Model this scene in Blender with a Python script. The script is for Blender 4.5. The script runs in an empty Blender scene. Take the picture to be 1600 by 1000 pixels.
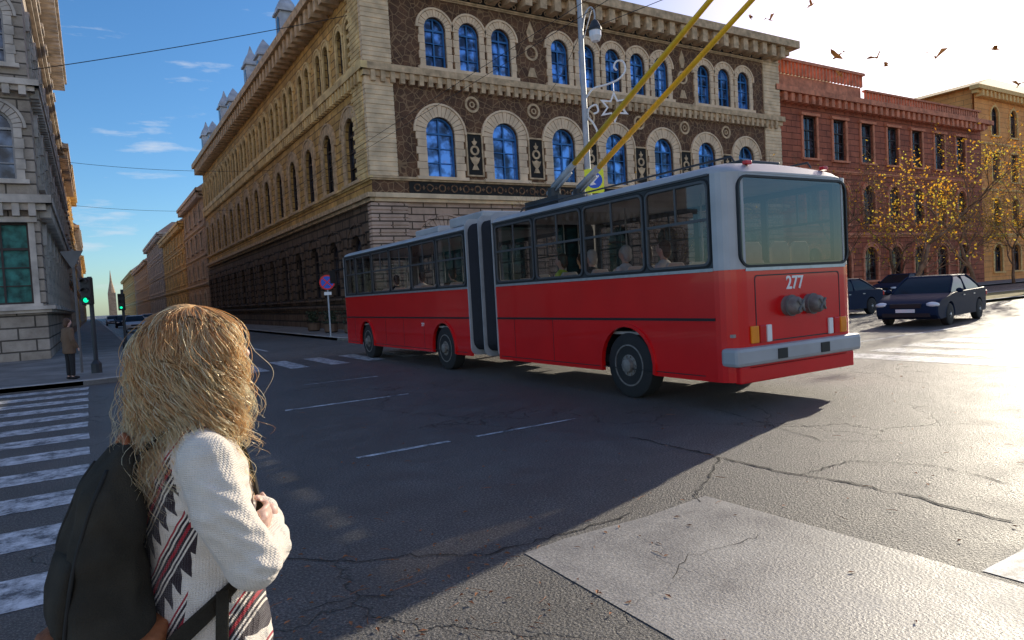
import bpy, bmesh, math, random
from mathutils import Vector, Matrix, Quaternion, noise as mnoise
random.seed(7)
C = bpy.context.scene.collection
vs = bpy.context.scene.view_settings; vs.view_transform = 'Standard'; vs.look = 'None'; vs.exposure = 0; vs.gamma = 1
R = math.radians; PI = math.pi; sin = math.sin; cos = math.cos

# ------------------------------------------------------------------ materials
def newmat(name):
    m = bpy.data.materials.new(name); m.use_nodes = True
    nt = m.node_tree; b = nt.nodes['Principled BSDF']
    return m, nt, b
def L(nt, a, b): nt.links.new(a, b)
def N(nt, t, **k):
    n = nt.nodes.new(t)
    for a, v in k.items(): setattr(n, a, v)
    return n
def ramp(nt, stops, interp='LINEAR'):
    r = N(nt, 'ShaderNodeValToRGB'); r.color_ramp.interpolation = interp
    e = r.color_ramp.elements
    while len(e) < len(stops): e.new(0.5)
    for i, (p, c) in enumerate(stops):
        e[i].position = p; e[i].color = (c[0], c[1], c[2], 1)
    return r
def M(name, col, rough=.6, metal=0., var=.15, scale=4., bump=0., bscale=40., spec=.5, coat=0.):
    m, nt, b = newmat(name)
    tc = N(nt, 'ShaderNodeTexCoord')
    n = N(nt, 'ShaderNodeTexNoise'); n.inputs['Scale'].default_value = scale; n.inputs['Detail'].default_value = 6
    L(nt, tc.outputs['Object'], n.inputs['Vector'])
    r = ramp(nt, [(.3, [c*(1-var) for c in col]), (.7, [min(1, c*(1+var)) for c in col])])
    L(nt, n.outputs['Fac'], r.inputs['Fac']); L(nt, r.outputs['Color'], b.inputs['Base Color'])
    b.inputs['Roughness'].default_value = rough; b.inputs['Metallic'].default_value = metal
    b.inputs['Specular IOR Level'].default_value = spec; b.inputs['Coat Weight'].default_value = coat
    if bump:
        n2 = N(nt, 'ShaderNodeTexNoise'); n2.inputs['Scale'].default_value = bscale; n2.inputs['Detail'].default_value = 5
        L(nt, tc.outputs['Object'], n2.inputs['Vector'])
        bp = N(nt, 'ShaderNodeBump'); bp.inputs['Strength'].default_value = bump; bp.inputs['Distance'].default_value = .02
        L(nt, n2.outputs['Fac'], bp.inputs['Height']); L(nt, bp.outputs['Normal'], b.inputs['Normal'])
    return m
def wallvec(nt):
    tc = N(nt, 'ShaderNodeTexCoord'); s = N(nt, 'ShaderNodeSeparateXYZ'); L(nt, tc.outputs['Object'], s.inputs[0])
    a = N(nt, 'ShaderNodeMath', operation='ADD'); L(nt, s.outputs['X'], a.inputs[0]); L(nt, s.outputs['Y'], a.inputs[1])
    c = N(nt, 'ShaderNodeCombineXYZ'); L(nt, a.outputs[0], c.inputs['X']); L(nt, s.outputs['Z'], c.inputs['Y'])
    return tc, c
def stone(name, c1, c2, mortar, bw=.9, rh=.42, ms=.018, bump=.6, rough=.8, grime=.5):
    m, nt, b = newmat(name); tc, c = wallvec(nt)
    br = N(nt, 'ShaderNodeTexBrick'); L(nt, c.outputs[0], br.inputs['Vector'])
    for k, v in (('Color1', c1), ('Color2', c2), ('Mortar', mortar)): br.inputs[k].default_value = (*v, 1)
    br.inputs['Scale'].default_value = 1; br.inputs['Mortar Size'].default_value = ms; br.inputs['Mortar Smooth'].default_value = .3
    br.inputs['Brick Width'].default_value = bw; br.inputs['Row Height'].default_value = rh
    n = N(nt, 'ShaderNodeTexNoise'); n.inputs['Scale'].default_value = .7; n.inputs['Detail'].default_value = 9; n.inputs['Roughness'].default_value = .7
    L(nt, tc.outputs['Object'], n.inputs['Vector'])
    r = ramp(nt, [(.3, (1-grime, (1-grime)*.93, (1-grime)*.85)), (.65, (1.08, 1.06, 1.02))]); L(nt, n.outputs['Fac'], r.inputs['Fac'])
    mx = N(nt, 'ShaderNodeMix', data_type='RGBA', blend_type='MULTIPLY'); mx.inputs['Factor'].default_value = 1
    L(nt, br.outputs['Color'], mx.inputs['A']); L(nt, r.outputs['Color'], mx.inputs['B']); L(nt, mx.outputs['Result'], b.inputs['Base Color'])
    b.inputs['Roughness'].default_value = rough
    sub = N(nt, 'ShaderNodeMath', operation='MULTIPLY_ADD'); sub.inputs[1].default_value = -1; sub.inputs[2].default_value = 1
    L(nt, br.outputs['Fac'], sub.inputs[0])
    n3 = N(nt, 'ShaderNodeTexNoise'); n3.inputs['Scale'].default_value = 9; L(nt, tc.outputs['Object'], n3.inputs['Vector'])
    ad = N(nt, 'ShaderNodeMath', operation='MULTIPLY_ADD'); ad.inputs[1].default_value = .4
    L(nt, n3.outputs['Fac'], ad.inputs[0]); L(nt, sub.outputs[0], ad.inputs[2])
    bp = N(nt, 'ShaderNodeBump'); bp.inputs['Strength'].default_value = bump; bp.inputs['Distance'].default_value = .06
    L(nt, ad.outputs[0], bp.inputs['Height']); L(nt, bp.outputs['Normal'], b.inputs['Normal'])
    return m
def sgraffito(name):
    m, nt, b = newmat(name); tc, c = wallvec(nt)
    n0 = N(nt, 'ShaderNodeTexNoise'); n0.inputs['Scale'].default_value = 1.6; L(nt, c.outputs[0], n0.inputs['Vector'])
    w = N(nt, 'ShaderNodeTexWave', wave_type='RINGS'); w.inputs['Scale'].default_value = 1.6; w.inputs['Distortion'].default_value = 18; w.inputs['Detail'].default_value = 1.5; w.inputs['Detail Scale'].default_value = 1.5
    L(nt, c.outputs[0], w.inputs['Vector'])
    v = N(nt, 'ShaderNodeTexVoronoi', feature='DISTANCE_TO_EDGE'); v.inputs['Scale'].default_value = 2.6; L(nt, c.outputs[0], v.inputs['Vector'])
    r1 = ramp(nt, [(.42, (0,)*3), (.5, (1,)*3), (.58, (0,)*3)]); L(nt, w.outputs['Fac'], r1.inputs['Fac'])
    r2 = ramp(nt, [(.02, (.7,)*3), (.06, (0,)*3)]); L(nt, v.outputs['Distance'], r2.inputs['Fac'])
    mxx = N(nt, 'ShaderNodeMath', operation='MAXIMUM'); L(nt, r1.outputs['Color'], mxx.inputs[0]); L(nt, r2.outputs['Color'], mxx.inputs[1])
    mul = N(nt, 'ShaderNodeMath', operation='MULTIPLY'); L(nt, mxx.outputs[0], mul.inputs[0]); mul.inputs[1].default_value = .5
    rb = ramp(nt, [(.35, (.075, .034, .018)), (.7, (.16, .075, .036))]); L(nt, n0.outputs['Fac'], rb.inputs['Fac'])
    mx = N(nt, 'ShaderNodeMix', data_type='RGBA'); L(nt, mul.outputs[0], mx.inputs['Factor']); L(nt, rb.outputs['Color'], mx.inputs['A']); mx.inputs['B'].default_value = (.6, .39, .2, 1)
    L(nt, mx.outputs['Result'], b.inputs['Base Color']); b.inputs['Roughness'].default_value = .85
    return m
def glass(name, tint=(.5, .55, .6), refl=.05):
    m = bpy.data.materials.new(name); m.use_nodes = True; nt = m.node_tree; nt.nodes.clear()
    o = N(nt, 'ShaderNodeOutputMaterial'); t = N(nt, 'ShaderNodeBsdfTransparent'); g = N(nt, 'ShaderNodeBsdfGlossy'); x = N(nt, 'ShaderNodeMixShader')
    t.inputs[0].default_value = (*tint, 1); g.inputs['Roughness'].default_value = .02; g.inputs[0].default_value = (.9, .95, 1, 1)
    ge = N(nt, 'ShaderNodeNewGeometry'); d = N(nt, 'ShaderNodeVectorMath', operation='DOT_PRODUCT'); L(nt, ge.outputs['Incoming'], d.inputs[0]); L(nt, ge.outputs['Normal'], d.inputs[1])
    a = N(nt, 'ShaderNodeMath', operation='ABSOLUTE'); L(nt, d.outputs['Value'], a.inputs[0])
    s = N(nt, 'ShaderNodeMath', operation='SUBTRACT'); s.inputs[0].default_value = 1; L(nt, a.outputs[0], s.inputs[1])
    p = N(nt, 'ShaderNodeMath', operation='POWER'); p.inputs[1].default_value = 5; L(nt, s.outputs[0], p.inputs[0])
    q = N(nt, 'ShaderNodeMath', operation='MULTIPLY_ADD'); q.inputs[1].default_value = .9; q.inputs[2].default_value = refl; L(nt, p.outputs[0], q.inputs[0])
    L(nt, q.outputs[0], x.inputs[0]); L(nt, t.outputs[0], x.inputs[1]); L(nt, g.outputs[0], x.inputs[2]); L(nt, x.outputs[0], o.inputs[0])
    return m
def windowglass(name, col=(.05, .1, .18), refl=.6):
    m, nt, b = newmat(name)
    tc = N(nt, 'ShaderNodeTexCoord'); oi = N(nt, 'ShaderNodeObjectInfo'); va = N(nt, 'ShaderNodeVectorMath', operation='MULTIPLY_ADD'); va.inputs[1].default_value = (1, 1, 1)
    L(nt, tc.outputs['Object'], va.inputs[0]); L(nt, oi.outputs['Location'], va.inputs[2])
    n = N(nt, 'ShaderNodeTexNoise'); n.inputs['Scale'].default_value = 1.5; n.inputs['Detail'].default_value = 3
    L(nt, va.outputs[0], n.inputs['Vector'])
    r = ramp(nt, [(.40, [c*.2 for c in col]), (.5, col), (.62, [c*3 for c in col])]); L(nt, n.outputs['Fac'], r.inputs['Fac']); L(nt, r.outputs['Color'], b.inputs['Base Color'])
    b.inputs['Roughness'].default_value = .04; b.inputs['IOR'].default_value = 1.7; b.inputs['Metallic'].default_value = refl*.5
    bp = N(nt, 'ShaderNodeBump'); bp.inputs['Strength'].default_value = .2; bp.inputs['Distance'].default_value = .03
    L(nt, n.outputs['Fac'], bp.inputs['Height']); L(nt, bp.outputs['Normal'], b.inputs['Normal'])
    return m
def asphalt(name='asphalt', g=1.0, tint=(1, 1, 1), cracks=True):
    m, nt, b = newmat(name); tc = N(nt, 'ShaderNodeTexCoord'); co = tc.outputs['Object']
    def no(s, d=5, r=.5):
        n = N(nt, 'ShaderNodeTexNoise'); n.inputs['Scale'].default_value = s; n.inputs['Detail'].default_value = d; n.inputs['Roughness'].default_value = r; L(nt, co, n.inputs['Vector']); return n
    big = no(.18, 8, .65); mid = no(2.2, 6, .6); fine = no(60, 4, .8)
    sp = N(nt, 'ShaderNodeTexVoronoi'); sp.inputs['Scale'].default_value = 60; L(nt, co, sp.inputs['Vector'])
    cc = lambda v: tuple(v*g*t for t in tint)
    r = ramp(nt, [(.3, cc(.09)), (.5, cc(.125)), (.72, cc(.17))]); L(nt, big.outputs['Fac'], r.inputs['Fac'])
    r2 = ramp(nt, [(.3, (.7,)*3), (.7, (1.2,)*3)]); L(nt, mid.outputs['Fac'], r2.inputs['Fac'])
    r3 = ramp(nt, [(.4, (.35,)*3), (.52, (1.0,)*3), (.62, (2.6,)*3)]); L(nt, fine.outputs['Fac'], r3.inputs['Fac'])
    a = N(nt, 'ShaderNodeMix', data_type='RGBA', blend_type='MULTIPLY'); a.inputs['Factor'].default_value = .8
    L(nt, r.outputs['Color'], a.inputs['A']); L(nt, r2.outputs['Color'], a.inputs['B'])
    a2 = N(nt, 'ShaderNodeMix', data_type='RGBA', blend_type='MULTIPLY'); a2.inputs['Factor'].default_value = .85 if cracks else .3
    L(nt, a.outputs['Result'], a2.inputs['A']); L(nt, r3.outputs['Color'], a2.inputs['B'])
    wob = no(1.6, 5, .6); va = N(nt, 'ShaderNodeVectorMath', operation='MULTIPLY_ADD'); va.inputs[1].default_value = (.9, .9, .9)
    L(nt, wob.outputs['Color'], va.inputs[0]); L(nt, co, va.inputs[2])
    cr = N(nt, 'ShaderNodeTexVoronoi', feature='DISTANCE_TO_EDGE'); cr.inputs['Scale'].default_value = .45; L(nt, va.outputs[0], cr.inputs['Vector'])
    rc = ramp(nt, [(.0, (1,)*3), (.006, (0,)*3)]); L(nt, cr.outputs['Distance'], rc.inputs['Fac'])
    gate = no(.3, 2); rg = ramp(nt, [(.46, (0,)*3), (.52, (1,)*3)]); L(nt, gate.outputs['Fac'], rg.inputs['Fac'])
    mu = N(nt, 'ShaderNodeMath', operation='MULTIPLY'); L(nt, rc.outputs['Color'], mu.inputs[0]); L(nt, rg.outputs['Color'], mu.inputs[1])
    mu2 = N(nt, 'ShaderNodeMath', operation='MULTIPLY'); L(nt, mu.outputs[0], mu2.inputs[0]); mu2.inputs[1].default_value = 1 if cracks else .35
    a3 = N(nt, 'ShaderNodeMix', data_type='RGBA'); L(nt, mu2.outputs[0], a3.inputs['Factor']); L(nt, a2.outputs['Result'], a3.inputs['A']); a3.inputs['B'].default_value = (.025, .02, .018, 1)
    L(nt, a3.outputs['Result'], b.inputs['Base Color'])
    rr = ramp(nt, [(.3, (.42,)*3), (.7, (.6,)*3)]); L(nt, mid.outputs['Fac'], rr.inputs['Fac']); L(nt, rr.outputs['Color'], b.inputs['Roughness'])
    h = N(nt, 'ShaderNodeMath', operation='MULTIPLY_ADD'); h.inputs[1].default_value = -2.0; L(nt, mu2.outputs[0], h.inputs[0]); L(nt, sp.outputs['Distance'], h.inputs[2])
    h2 = N(nt, 'ShaderNodeMath', operation='MULTIPLY_ADD'); h2.inputs[1].default_value = 1.8; L(nt, fine.outputs['Fac'], h2.inputs[0]); L(nt, h.outputs[0], h2.inputs[2])
    bp = N(nt, 'ShaderNodeBump'); bp.inputs['Strength'].default_value = 1.0 if cracks else .25; bp.inputs['Distance'].default_value = .016
    L(nt, h2.outputs[0], bp.inputs['Height']); L(nt, bp.outputs['Normal'], b.inputs['Normal'])
    return m
def paintmat():
    m, nt, b = newmat('worn road paint'); tc = N(nt, 'ShaderNodeTexCoord'); co = tc.outputs['Object']
    n = N(nt, 'ShaderNodeTexNoise'); n.inputs['Scale'].default_value = 5; n.inputs['Detail'].default_value = 14; n.inputs['Roughness'].default_value = .8; L(nt, co, n.inputs['Vector'])
    r = ramp(nt, [(.42, (.11, .11, .11)), (.48, (.42, .42, .41)), (.6, (.8, .8, .78))]); L(nt, n.outputs['Fac'], r.inputs['Fac']); L(nt, r.outputs['Color'], b.inputs['Base Color'])
    b.inputs['Roughness'].default_value = .6
    bp = N(nt, 'ShaderNodeBump'); bp.inputs['Strength'].default_value = .4; bp.inputs['Distance'].default_value = .01; L(nt, n.outputs['Fac'], bp.inputs['Height']); L(nt, bp.outputs['Normal'], b.inputs['Normal'])
    return m

MT = {}
MT['asphalt'] = asphalt('asphalt', 1.1, (1.07, .98, .88))
MT['concrete'] = asphalt('concrete patch', 2.6, (1.04, .95, .82), False)
MT['crack'] = M('crack', (.02, .018, .015), .9)
MT['pavement'] = stone('pavement', (.26, .25, .24), (.3, .29, .27), (.13, .13, .13), .8, .8, .01, .2)
MT['kerb'] = M('kerb stone', (.45, .43, .4), .8, bump=.2)
MT['paint'] = paintmat()
MT['soil'] = M('soil', (.3, .24, .08), .95, var=.5, scale=2.5, bump=.8, bscale=25)
MT['sgraf'] = sgraffito('sgraffito plaster')
MT['cream'] = M('cream voussoir stone', (.8, .59, .38), .8, var=.22, scale=1.3, bump=.3, bscale=20)
MT['creamp'] = M('cream stone', (.78, .58, .36), .8, var=.25, scale=1.5, bump=.3, bscale=20)
MT['creamd'] = M('weathered cream trim', (.58, .41, .24), .85, var=.35, scale=3, bump=.4, bscale=15)
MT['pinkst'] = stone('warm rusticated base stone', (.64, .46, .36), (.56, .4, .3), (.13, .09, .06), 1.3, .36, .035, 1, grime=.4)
MT['ochre'] = stone('rusticated ochre wall with golden glow', (.8, .5, .17), (.66, .41, .13), (.25, .13, .05), 1.1, .4, .03, .9, grime=.65)  # golden reflected light on the palace's street side is put into this ochre
MT['ochrep'] = M('ochre trim with golden glow', (.8, .53, .24), .8, var=.4, scale=1.2, bump=.3, bscale=18)  # same golden light put into the trim colour
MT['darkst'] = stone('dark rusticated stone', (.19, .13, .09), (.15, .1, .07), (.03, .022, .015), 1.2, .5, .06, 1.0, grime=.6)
MT['greyst'] = stone('grey limestone ashlar', (.52, .44, .37), (.44, .37, .3), (.12, .1, .08), 1.1, .45, .03, .9, grime=.55)
MT['greyp'] = M('grey limestone trim', (.56, .48, .4), .8, var=.35, scale=1.5, bump=.4, bscale=14)
MT['redst'] = stone('red brown facade', (.52, .15, .075), (.45, .125, .065), (.2, .05, .02), 1.2, .45, .03, .8, grime=.5)
MT['redp'] = M('red brown trim', (.64, .23, .12), .8, var=.35, scale=2, bump=.3)
MT['orgst'] = stone('haze-tinted orange facade', (1, .46, .14), (.95, .4, .11), (.55, .22, .08), 1.4, .5, .02, .5, grime=.25)  # warm haze over the right-hand buildings is put into this orange
MT['orgp'] = M('haze-tinted orange trim', (1, .55, .2), .8, var=.2)  # trim carries the same haze glow in its colour
MT['farst'] = stone('far tan facade', (.5, .37, .26), (.45, .32, .22), (.25, .17, .12), 1.4, .5, .03, .6, grime=.4)
MT['farp'] = M('far tan trim', (.58, .45, .33), .8, var=.2)
MT['roof'] = M('dark roof', (.17, .12, .1), .7, var=.3, scale=1, bump=.3)
MT['zinc'] = M('zinc roof', (.5, .52, .54), .5, metal=.1, var=.25, scale=2)
MT['bronze'] = M('green bronze relief', (.03, .16, .14), .5, metal=.3, var=.7, scale=3, bump=1.0, bscale=5)
MT['wblue'] = M('blue window frame', (.03, .17, .45), .4, var=.1)
MT['wbrown'] = M('dark window frame', (.05, .035, .03), .6)
MT['wgrey'] = M('grey window frame', (.4, .4, .4), .6)
MT['gblue'] = windowglass('blue reflecting glass', (.07, .16, .34), .9)
MT['gdark'] = windowglass('dark window glass', (.02, .022, .03), .2)
MT['gmid'] = windowglass('grey window glass', (.05, .07, .1), .6)
MT['red'] = M('bus red paint', (.72, .008, .009), .22, var=.07, scale=1.2, coat=.4, spec=.45, bump=.04, bscale=1.5)
MT['buswhite'] = M('bus light grey paint', (.42, .43, .44), .38, var=.12, scale=2)
MT['silver'] = M('dull aluminium', (.5, .51, .53), .38, metal=.7, var=.12, scale=10)
MT['frame'] = M('dark window profile', (.1, .1, .105), .4, metal=.3, var=.12, scale=10)
MT['black'] = M('black rubber', (.012, .012, .013), .55, var=.2)
MT['bellows'] = M('bellows fabric', (.014, .018, .028), .7, var=.2)
MT['tyre'] = M('tyre rubber', (.022, .021, .02), .8, bump=.3, bscale=60)
MT['rim'] = M('grimy wheel rim', (.2, .18, .16), .55, metal=.1, var=.35, scale=12)
MT['busglass'] = glass('bus window glass', (.55, .55, .54), .07)
MT['rearglass'] = glass('bus rear glass', (.42, .37, .31), .1)  # brown tint imitates buildings reflected in the pane
MT['interior'] = M('bus interior', (.36, .32, .28), .7)
MT['seat'] = M('bus seat', (.78, .74, .68), .5)
MT['orange'] = M('orange lens', (.95, .28, .01), .25)
MT['redlens'] = M('red lens', (.6, .01, .01), .2)
MT['white'] = M('white enamel', (.85, .85, .83), .4, var=.05)
MT['yellow'] = M('yellow trolley pole', (.95, .5, .012), .45, var=.12, scale=8)
MT['steel'] = M('grey painted steel', (.4, .42, .44), .5, metal=.1, var=.15, scale=6)
MT['signback'] = M('grey sign back', (.14, .135, .13), .7)
MT['darkmetal'] = M('dark green metal', (.03, .035, .04), .5, var=.2)
MT['carblue'] = M('dark car paint', (.016, .028, .06), .45, spec=.03, var=.05)
MT['carsilver'] = M('silver car paint', (.25, .27, .3), .35, metal=.3, var=.05)
MT['carred'] = M('red car paint', (.35, .02, .015), .3, var=.05)
MT['carwhite'] = M('white car paint', (.65, .66, .68), .3, var=.05)
MT['carglass'] = M('car glass', (.02, .025, .03), .1, spec=.15, var=.1)
MT['lampglass'] = M('headlight glass', (.8, .83, .85), .1, spec=1, var=.05)
MT['signblue'] = M('sign blue', (.01, .1, .6), .4, var=.03)
MT['signred'] = M('sign red', (.75, .01, .02), .4, var=.03)
MT['signyel'] = M('sign yellow green', (.8, .9, .03), .4, var=.03)
MT['bark'] = M('plane tree bark', (.24, .13, .07), .9, var=.45, scale=5, bump=.6, bscale=12)
MT['dryleaf'] = M('dry leaf', (.35, .13, .045), .8, var=.5, scale=3)
MT['bird'] = M('bird feather', (.75, .27, .05), .8)
MT['skin'] = M('skin', (.72, .45, .35), .5, var=.06, scale=10)
MT['jeans'] = M('dark jeans', (.03, .04, .07), .85, var=.2, bump=.3, bscale=200)
MT['shoe'] = M('brown shoe', (.1, .05, .03), .6)
MT['bag'] = M('dark canvas bag', (.045, .037, .026), .9, var=.35, scale=9, bump=.35, bscale=260, spec=.2)
MT['seam'] = M('bag seam piping', (.02, .017, .013), .8, var=.2, scale=30)
MT['leather'] = M('tan leather', (.4, .125, .04), .6, var=.25, scale=12, bump=.3, bscale=80)
MT['coatbrown'] = M('brown coat', (.16, .1, .06), .9, var=.2)
MT['coatblack'] = M('black cloth', (.02, .02, .022), .9, var=.2)
MT['coatgrey'] = M('pale cloth', (.8, .76, .76), .9)
MT['coatblue'] = M('navy cloth', (.06, .09, .2), .9)
MT['coathiviz'] = M('yellow vest cloth', (.6, .75, .05), .8)
MT['hairdark'] = M('dark hair', (.1, .05, .025), .6, bump=.5, bscale=60)
MT['hairgrey'] = M('grey hair', (.6, .56, .52), .6, bump=.5, bscale=60)
MT['green'] = M('green light lens', (.0, .6, .3), .3)
MT['foliage'] = M('dark foliage', (.04, .06, .03), .8, var=.3)
b = MT['green'].node_tree.nodes['Principled BSDF']; b.inputs['Emission Color'].default_value = (0, 1, .45, 1); b.inputs['Emission Strength'].default_value = 1.2
def leafmat():
    m = bpy.data.materials.new('yellow autumn leaf'); m.use_nodes = True; nt = m.node_tree; nt.nodes.clear()
    o = N(nt, 'ShaderNodeOutputMaterial'); tc = N(nt, 'ShaderNodeTexCoord'); n = N(nt, 'ShaderNodeTexNoise'); n.inputs['Scale'].default_value = 2.5; L(nt, tc.outputs['Object'], n.inputs['Vector'])
    r = ramp(nt, [(.35, (.7, .25, .03)), (.5, (.9, .5, .04)), (.65, (.75, .7, .1))]); L(nt, n.outputs['Fac'], r.inputs['Fac'])
    d = N(nt, 'ShaderNodeBsdfDiffuse'); t = N(nt, 'ShaderNodeBsdfTranslucent'); x = N(nt, 'ShaderNodeMixShader'); x.inputs[0].default_value = .6
    L(nt, r.outputs[0], d.inputs[0]); L(nt, r.outputs[0], t.inputs[0]); L(nt, d.outputs[0], x.inputs[1]); L(nt, t.outputs[0], x.inputs[2]); L(nt, x.outputs[0], o.inputs[0]); return m
MT['leaf'] = leafmat()

# ------------------------------------------------------------------ mesh builder
class MB:
    def __init__(s, T=None): s.v = []; s.f = []; s.T = T
    def add(s, pts):
        i = len(s.v)
        s.v += [s.T(*p) if s.T else tuple(p) for p in pts]
        return i
    def face(s, pts): i = s.add(pts); s.f.append(tuple(range(i, i+len(pts))))
    def box(s, x0, x1, y0, y1, z0, z1):
        i = s.add([(x0,y0,z0),(x1,y0,z0),(x1,y1,z0),(x0,y1,z0),(x0,y0,z1),(x1,y0,z1),(x1,y1,z1),(x0,y1,z1)])
        s.f += [tuple(i+k for k in q) for q in ((0,3,2,1),(4,5,6,7),(0,1,5,4),(1,2,6,5),(2,3,7,6),(3,0,4,7))]
        return s
    def loft(s, rings, cap=True):
        n = len(rings[0]); st = [s.add(r) for r in rings]
        for a, b in zip(st, st[1:]):
            for k in range(n): s.f.append((a+k, a+(k+1) % n, b+(k+1) % n, b+k))
        if cap: s.f.append(tuple(st[0]+k for k in range(n))[::-1]); s.f.append(tuple(st[-1]+k for k in range(n)))
        return s
    def prism(s, poly, f, d0, d1):
        return s.loft([[f(a, b, d0) for a, b in poly], [f(a, b, d1) for a, b in poly]])
    def tube(s, pts, rad, n=8, flat=None):
        pts = [Vector(p) for p in pts]
        if not hasattr(rad, '__len__'): rad = [rad]*len(pts)
        up = None; rings = []
        for i, p in enumerate(pts):
            d = (pts[min(i+1, len(pts)-1)]-pts[max(i-1, 0)]).normalized()
            if up is None:
                up = Vector((0,0,1)) if abs(d.z) < .9 else Vector((1,0,0))
            a = d.cross(up).normalized(); b_ = a.cross(d).normalized(); up = b_
            fa, fb = flat or (1, 1)
            rings.append([tuple(p+(a*cos(2*PI*k/n)*fa+b_*sin(2*PI*k/n)*fb)*rad[i]) for k in range(n)])
        return s.loft(rings)
    def ribbon(s, pts, wid, th):
        rings = []
        for i, (p, wdir) in enumerate(pts):
            p = Vector(p); wv = Vector(wdir).normalized(); d = (Vector(pts[min(i+1, len(pts)-1)][0])-Vector(pts[max(i-1, 0)][0])).normalized()
            n_ = d.cross(wv).normalized(); wv = n_.cross(d).normalized()
            rings.append([tuple(p+wv*a*wid/2+n_*b_*th/2) for a, b_ in ((-1,-.6),(-.8,-1),(.8,-1),(1,-.6),(1,.6),(.8,1),(-.8,1),(-1,.6))])
        return s.loft(rings)
    def ell(s, c, r, n=12, m=8):
        rings = [[(c[0]+r[0]*sin(t)*cos(2*PI*k/n), c[1]+r[1]*sin(t)*sin(2*PI*k/n), c[2]-r[2]*cos(t)) for k in range(n)] for t in [PI*(j+.25)/(m+.5) for j in range(m+1)]]
        return s.loft(rings)
    def limb(s, pts):
        for p, r in pts: s.ell(p, (r, r, r), 12, 8)
        s.tube([p for p, r in pts], [r for p, r in pts], 12)
        return s
    def lathe(s, prof, n=24, c=(0,0,0), axis='Z'):
        def mp(r, h, t):
            a, b_ = r*cos(t), r*sin(t)
            q = {'Z': (a, b_, h), 'X': (h, a, b_), 'Y': (a, h, b_)}[axis]
            return (c[0]+q[0], c[1]+q[1], c[2]+q[2])
        return s.loft([[mp(r, h, 2*PI*k/n) for k in range(n)] for r, h in prof])
    def ring(s, outer, inner, f, d0, d1):
        n = len(outer)
        A = s.add([f(a, b_, d0) for a, b_ in outer]); B = s.add([f(a, b_, d0) for a, b_ in inner])
        A2 = s.add([f(a, b_, d1) for a, b_ in outer]); B2 = s.add([f(a, b_, d1) for a, b_ in inner])
        for k in range(n):
            j = (k+1) % n
            s.f += [(A+k, A+j, B+j, B+k), (A2+k, B2+k, B2+j, A2+j), (A+k, A2+k, A2+j, A+j), (B+k, B+j, B2+j, B2+k)]
        return s
    def build(s, name, mat, parent=None, smooth=False, bevel=0, loc=None):
        me = bpy.data.meshes.new(name); me.from_pydata(s.v, [], s.f)
        bm = bmesh.new(); bm.from_mesh(me); bmesh.ops.recalc_face_normals(bm, faces=bm.faces); bm.to_mesh(me); bm.free()
        if mat: me.materials.append(mat)
        o = bpy.data.objects.new(name, me); C.objects.link(o)
        if parent: o.parent = parent
        if loc: o.location = loc
        if smooth:
            for p in me.polygons: p.use_smooth = True
        if bevel:
            md = o.modifiers.new('Bevel', 'BEVEL'); md.width = bevel; md.segments = 2; md.limit_method = 'ANGLE'
        return o
def sharp(o, ang=35):
    me = o.data
    for p in me.polygons: p.use_smooth = True
    me.set_sharp_from_angle(angle=R(ang)); return o
def rrect(u0, u1, z0, z1, r, n=4):
    pts = []
    for cx, cz, a0 in ((u1-r, z0+r, -90), (u1-r, z1-r, 0), (u0+r, z1-r, 90), (u0+r, z0+r, 180)):
        for k in range(n+1):
            a = R(a0+90*k/n); pts.append((cx+r*cos(a), cz+r*sin(a)))
    return pts
def spline(pts, k=5):
    P = [Vector(p) for p in pts]; out = []
    for i in range(len(P)-1):
        a, b_, c, d = P[max(i-1, 0)], P[i], P[i+1], P[min(i+2, len(P)-1)]
        for j in range(k):
            t = j/k; out.append(.5*((2*b_)+(c-a)*t+(2*a-5*b_+4*c-d)*t*t+(3*b_-a-3*c+d)*t**3))
    return out+[P[-1]]
def fuse(mb, name, mat, voxel, parent=None, it=4, post=None):
    o = mb.build('tmp', mat)
    m = o.modifiers.new('r', 'REMESH'); m.mode = 'VOXEL'; m.voxel_size = voxel
    m2 = o.modifiers.new('s', 'SMOOTH'); m2.factor = .5; m2.iterations = it
    dg = bpy.context.evaluated_depsgraph_get()
    me = bpy.data.meshes.new_from_object(o.evaluated_get(dg)); me.name = name
    me.materials.clear(); me.materials.append(mat)
    bpy.data.objects.remove(o)
    if post:
        for v in me.vertices: v.co = post(v.co)
    for p in me.polygons: p.use_smooth = True
    q = bpy.data.objects.new(name, me); C.objects.link(q)
    if parent: q.parent = parent
    return q
def thing(name, label, cat, loc=(0,0,0), rz=0, group=None):
    o = bpy.data.objects.new(name, None); C.objects.link(o); o.location = loc; o.rotation_euler = (0, 0, rz)
    o.empty_display_size = .2
    return tag(o, label, cat, group)
def tag(o, label, cat, group=None):
    o['label'] = label; o['category'] = cat
    if group: o['group'] = group
    return o
def struct(o): o['kind'] = 'structure'; return o
KIDS = {}
def kids(o): return [c for c in C.objects if c.parent == o]
def dup(root, loc, rz, label, group=None):
    def cp(o, par):
        c = o.copy(); C.objects.link(c); c.parent = par
        for g in kids(o): cp(g, c)
        return c
    c = cp(root, None); c.location = loc; c.rotation_euler = (0, 0, rz); c['label'] = label
    if group: c['group'] = group
    return c

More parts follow.
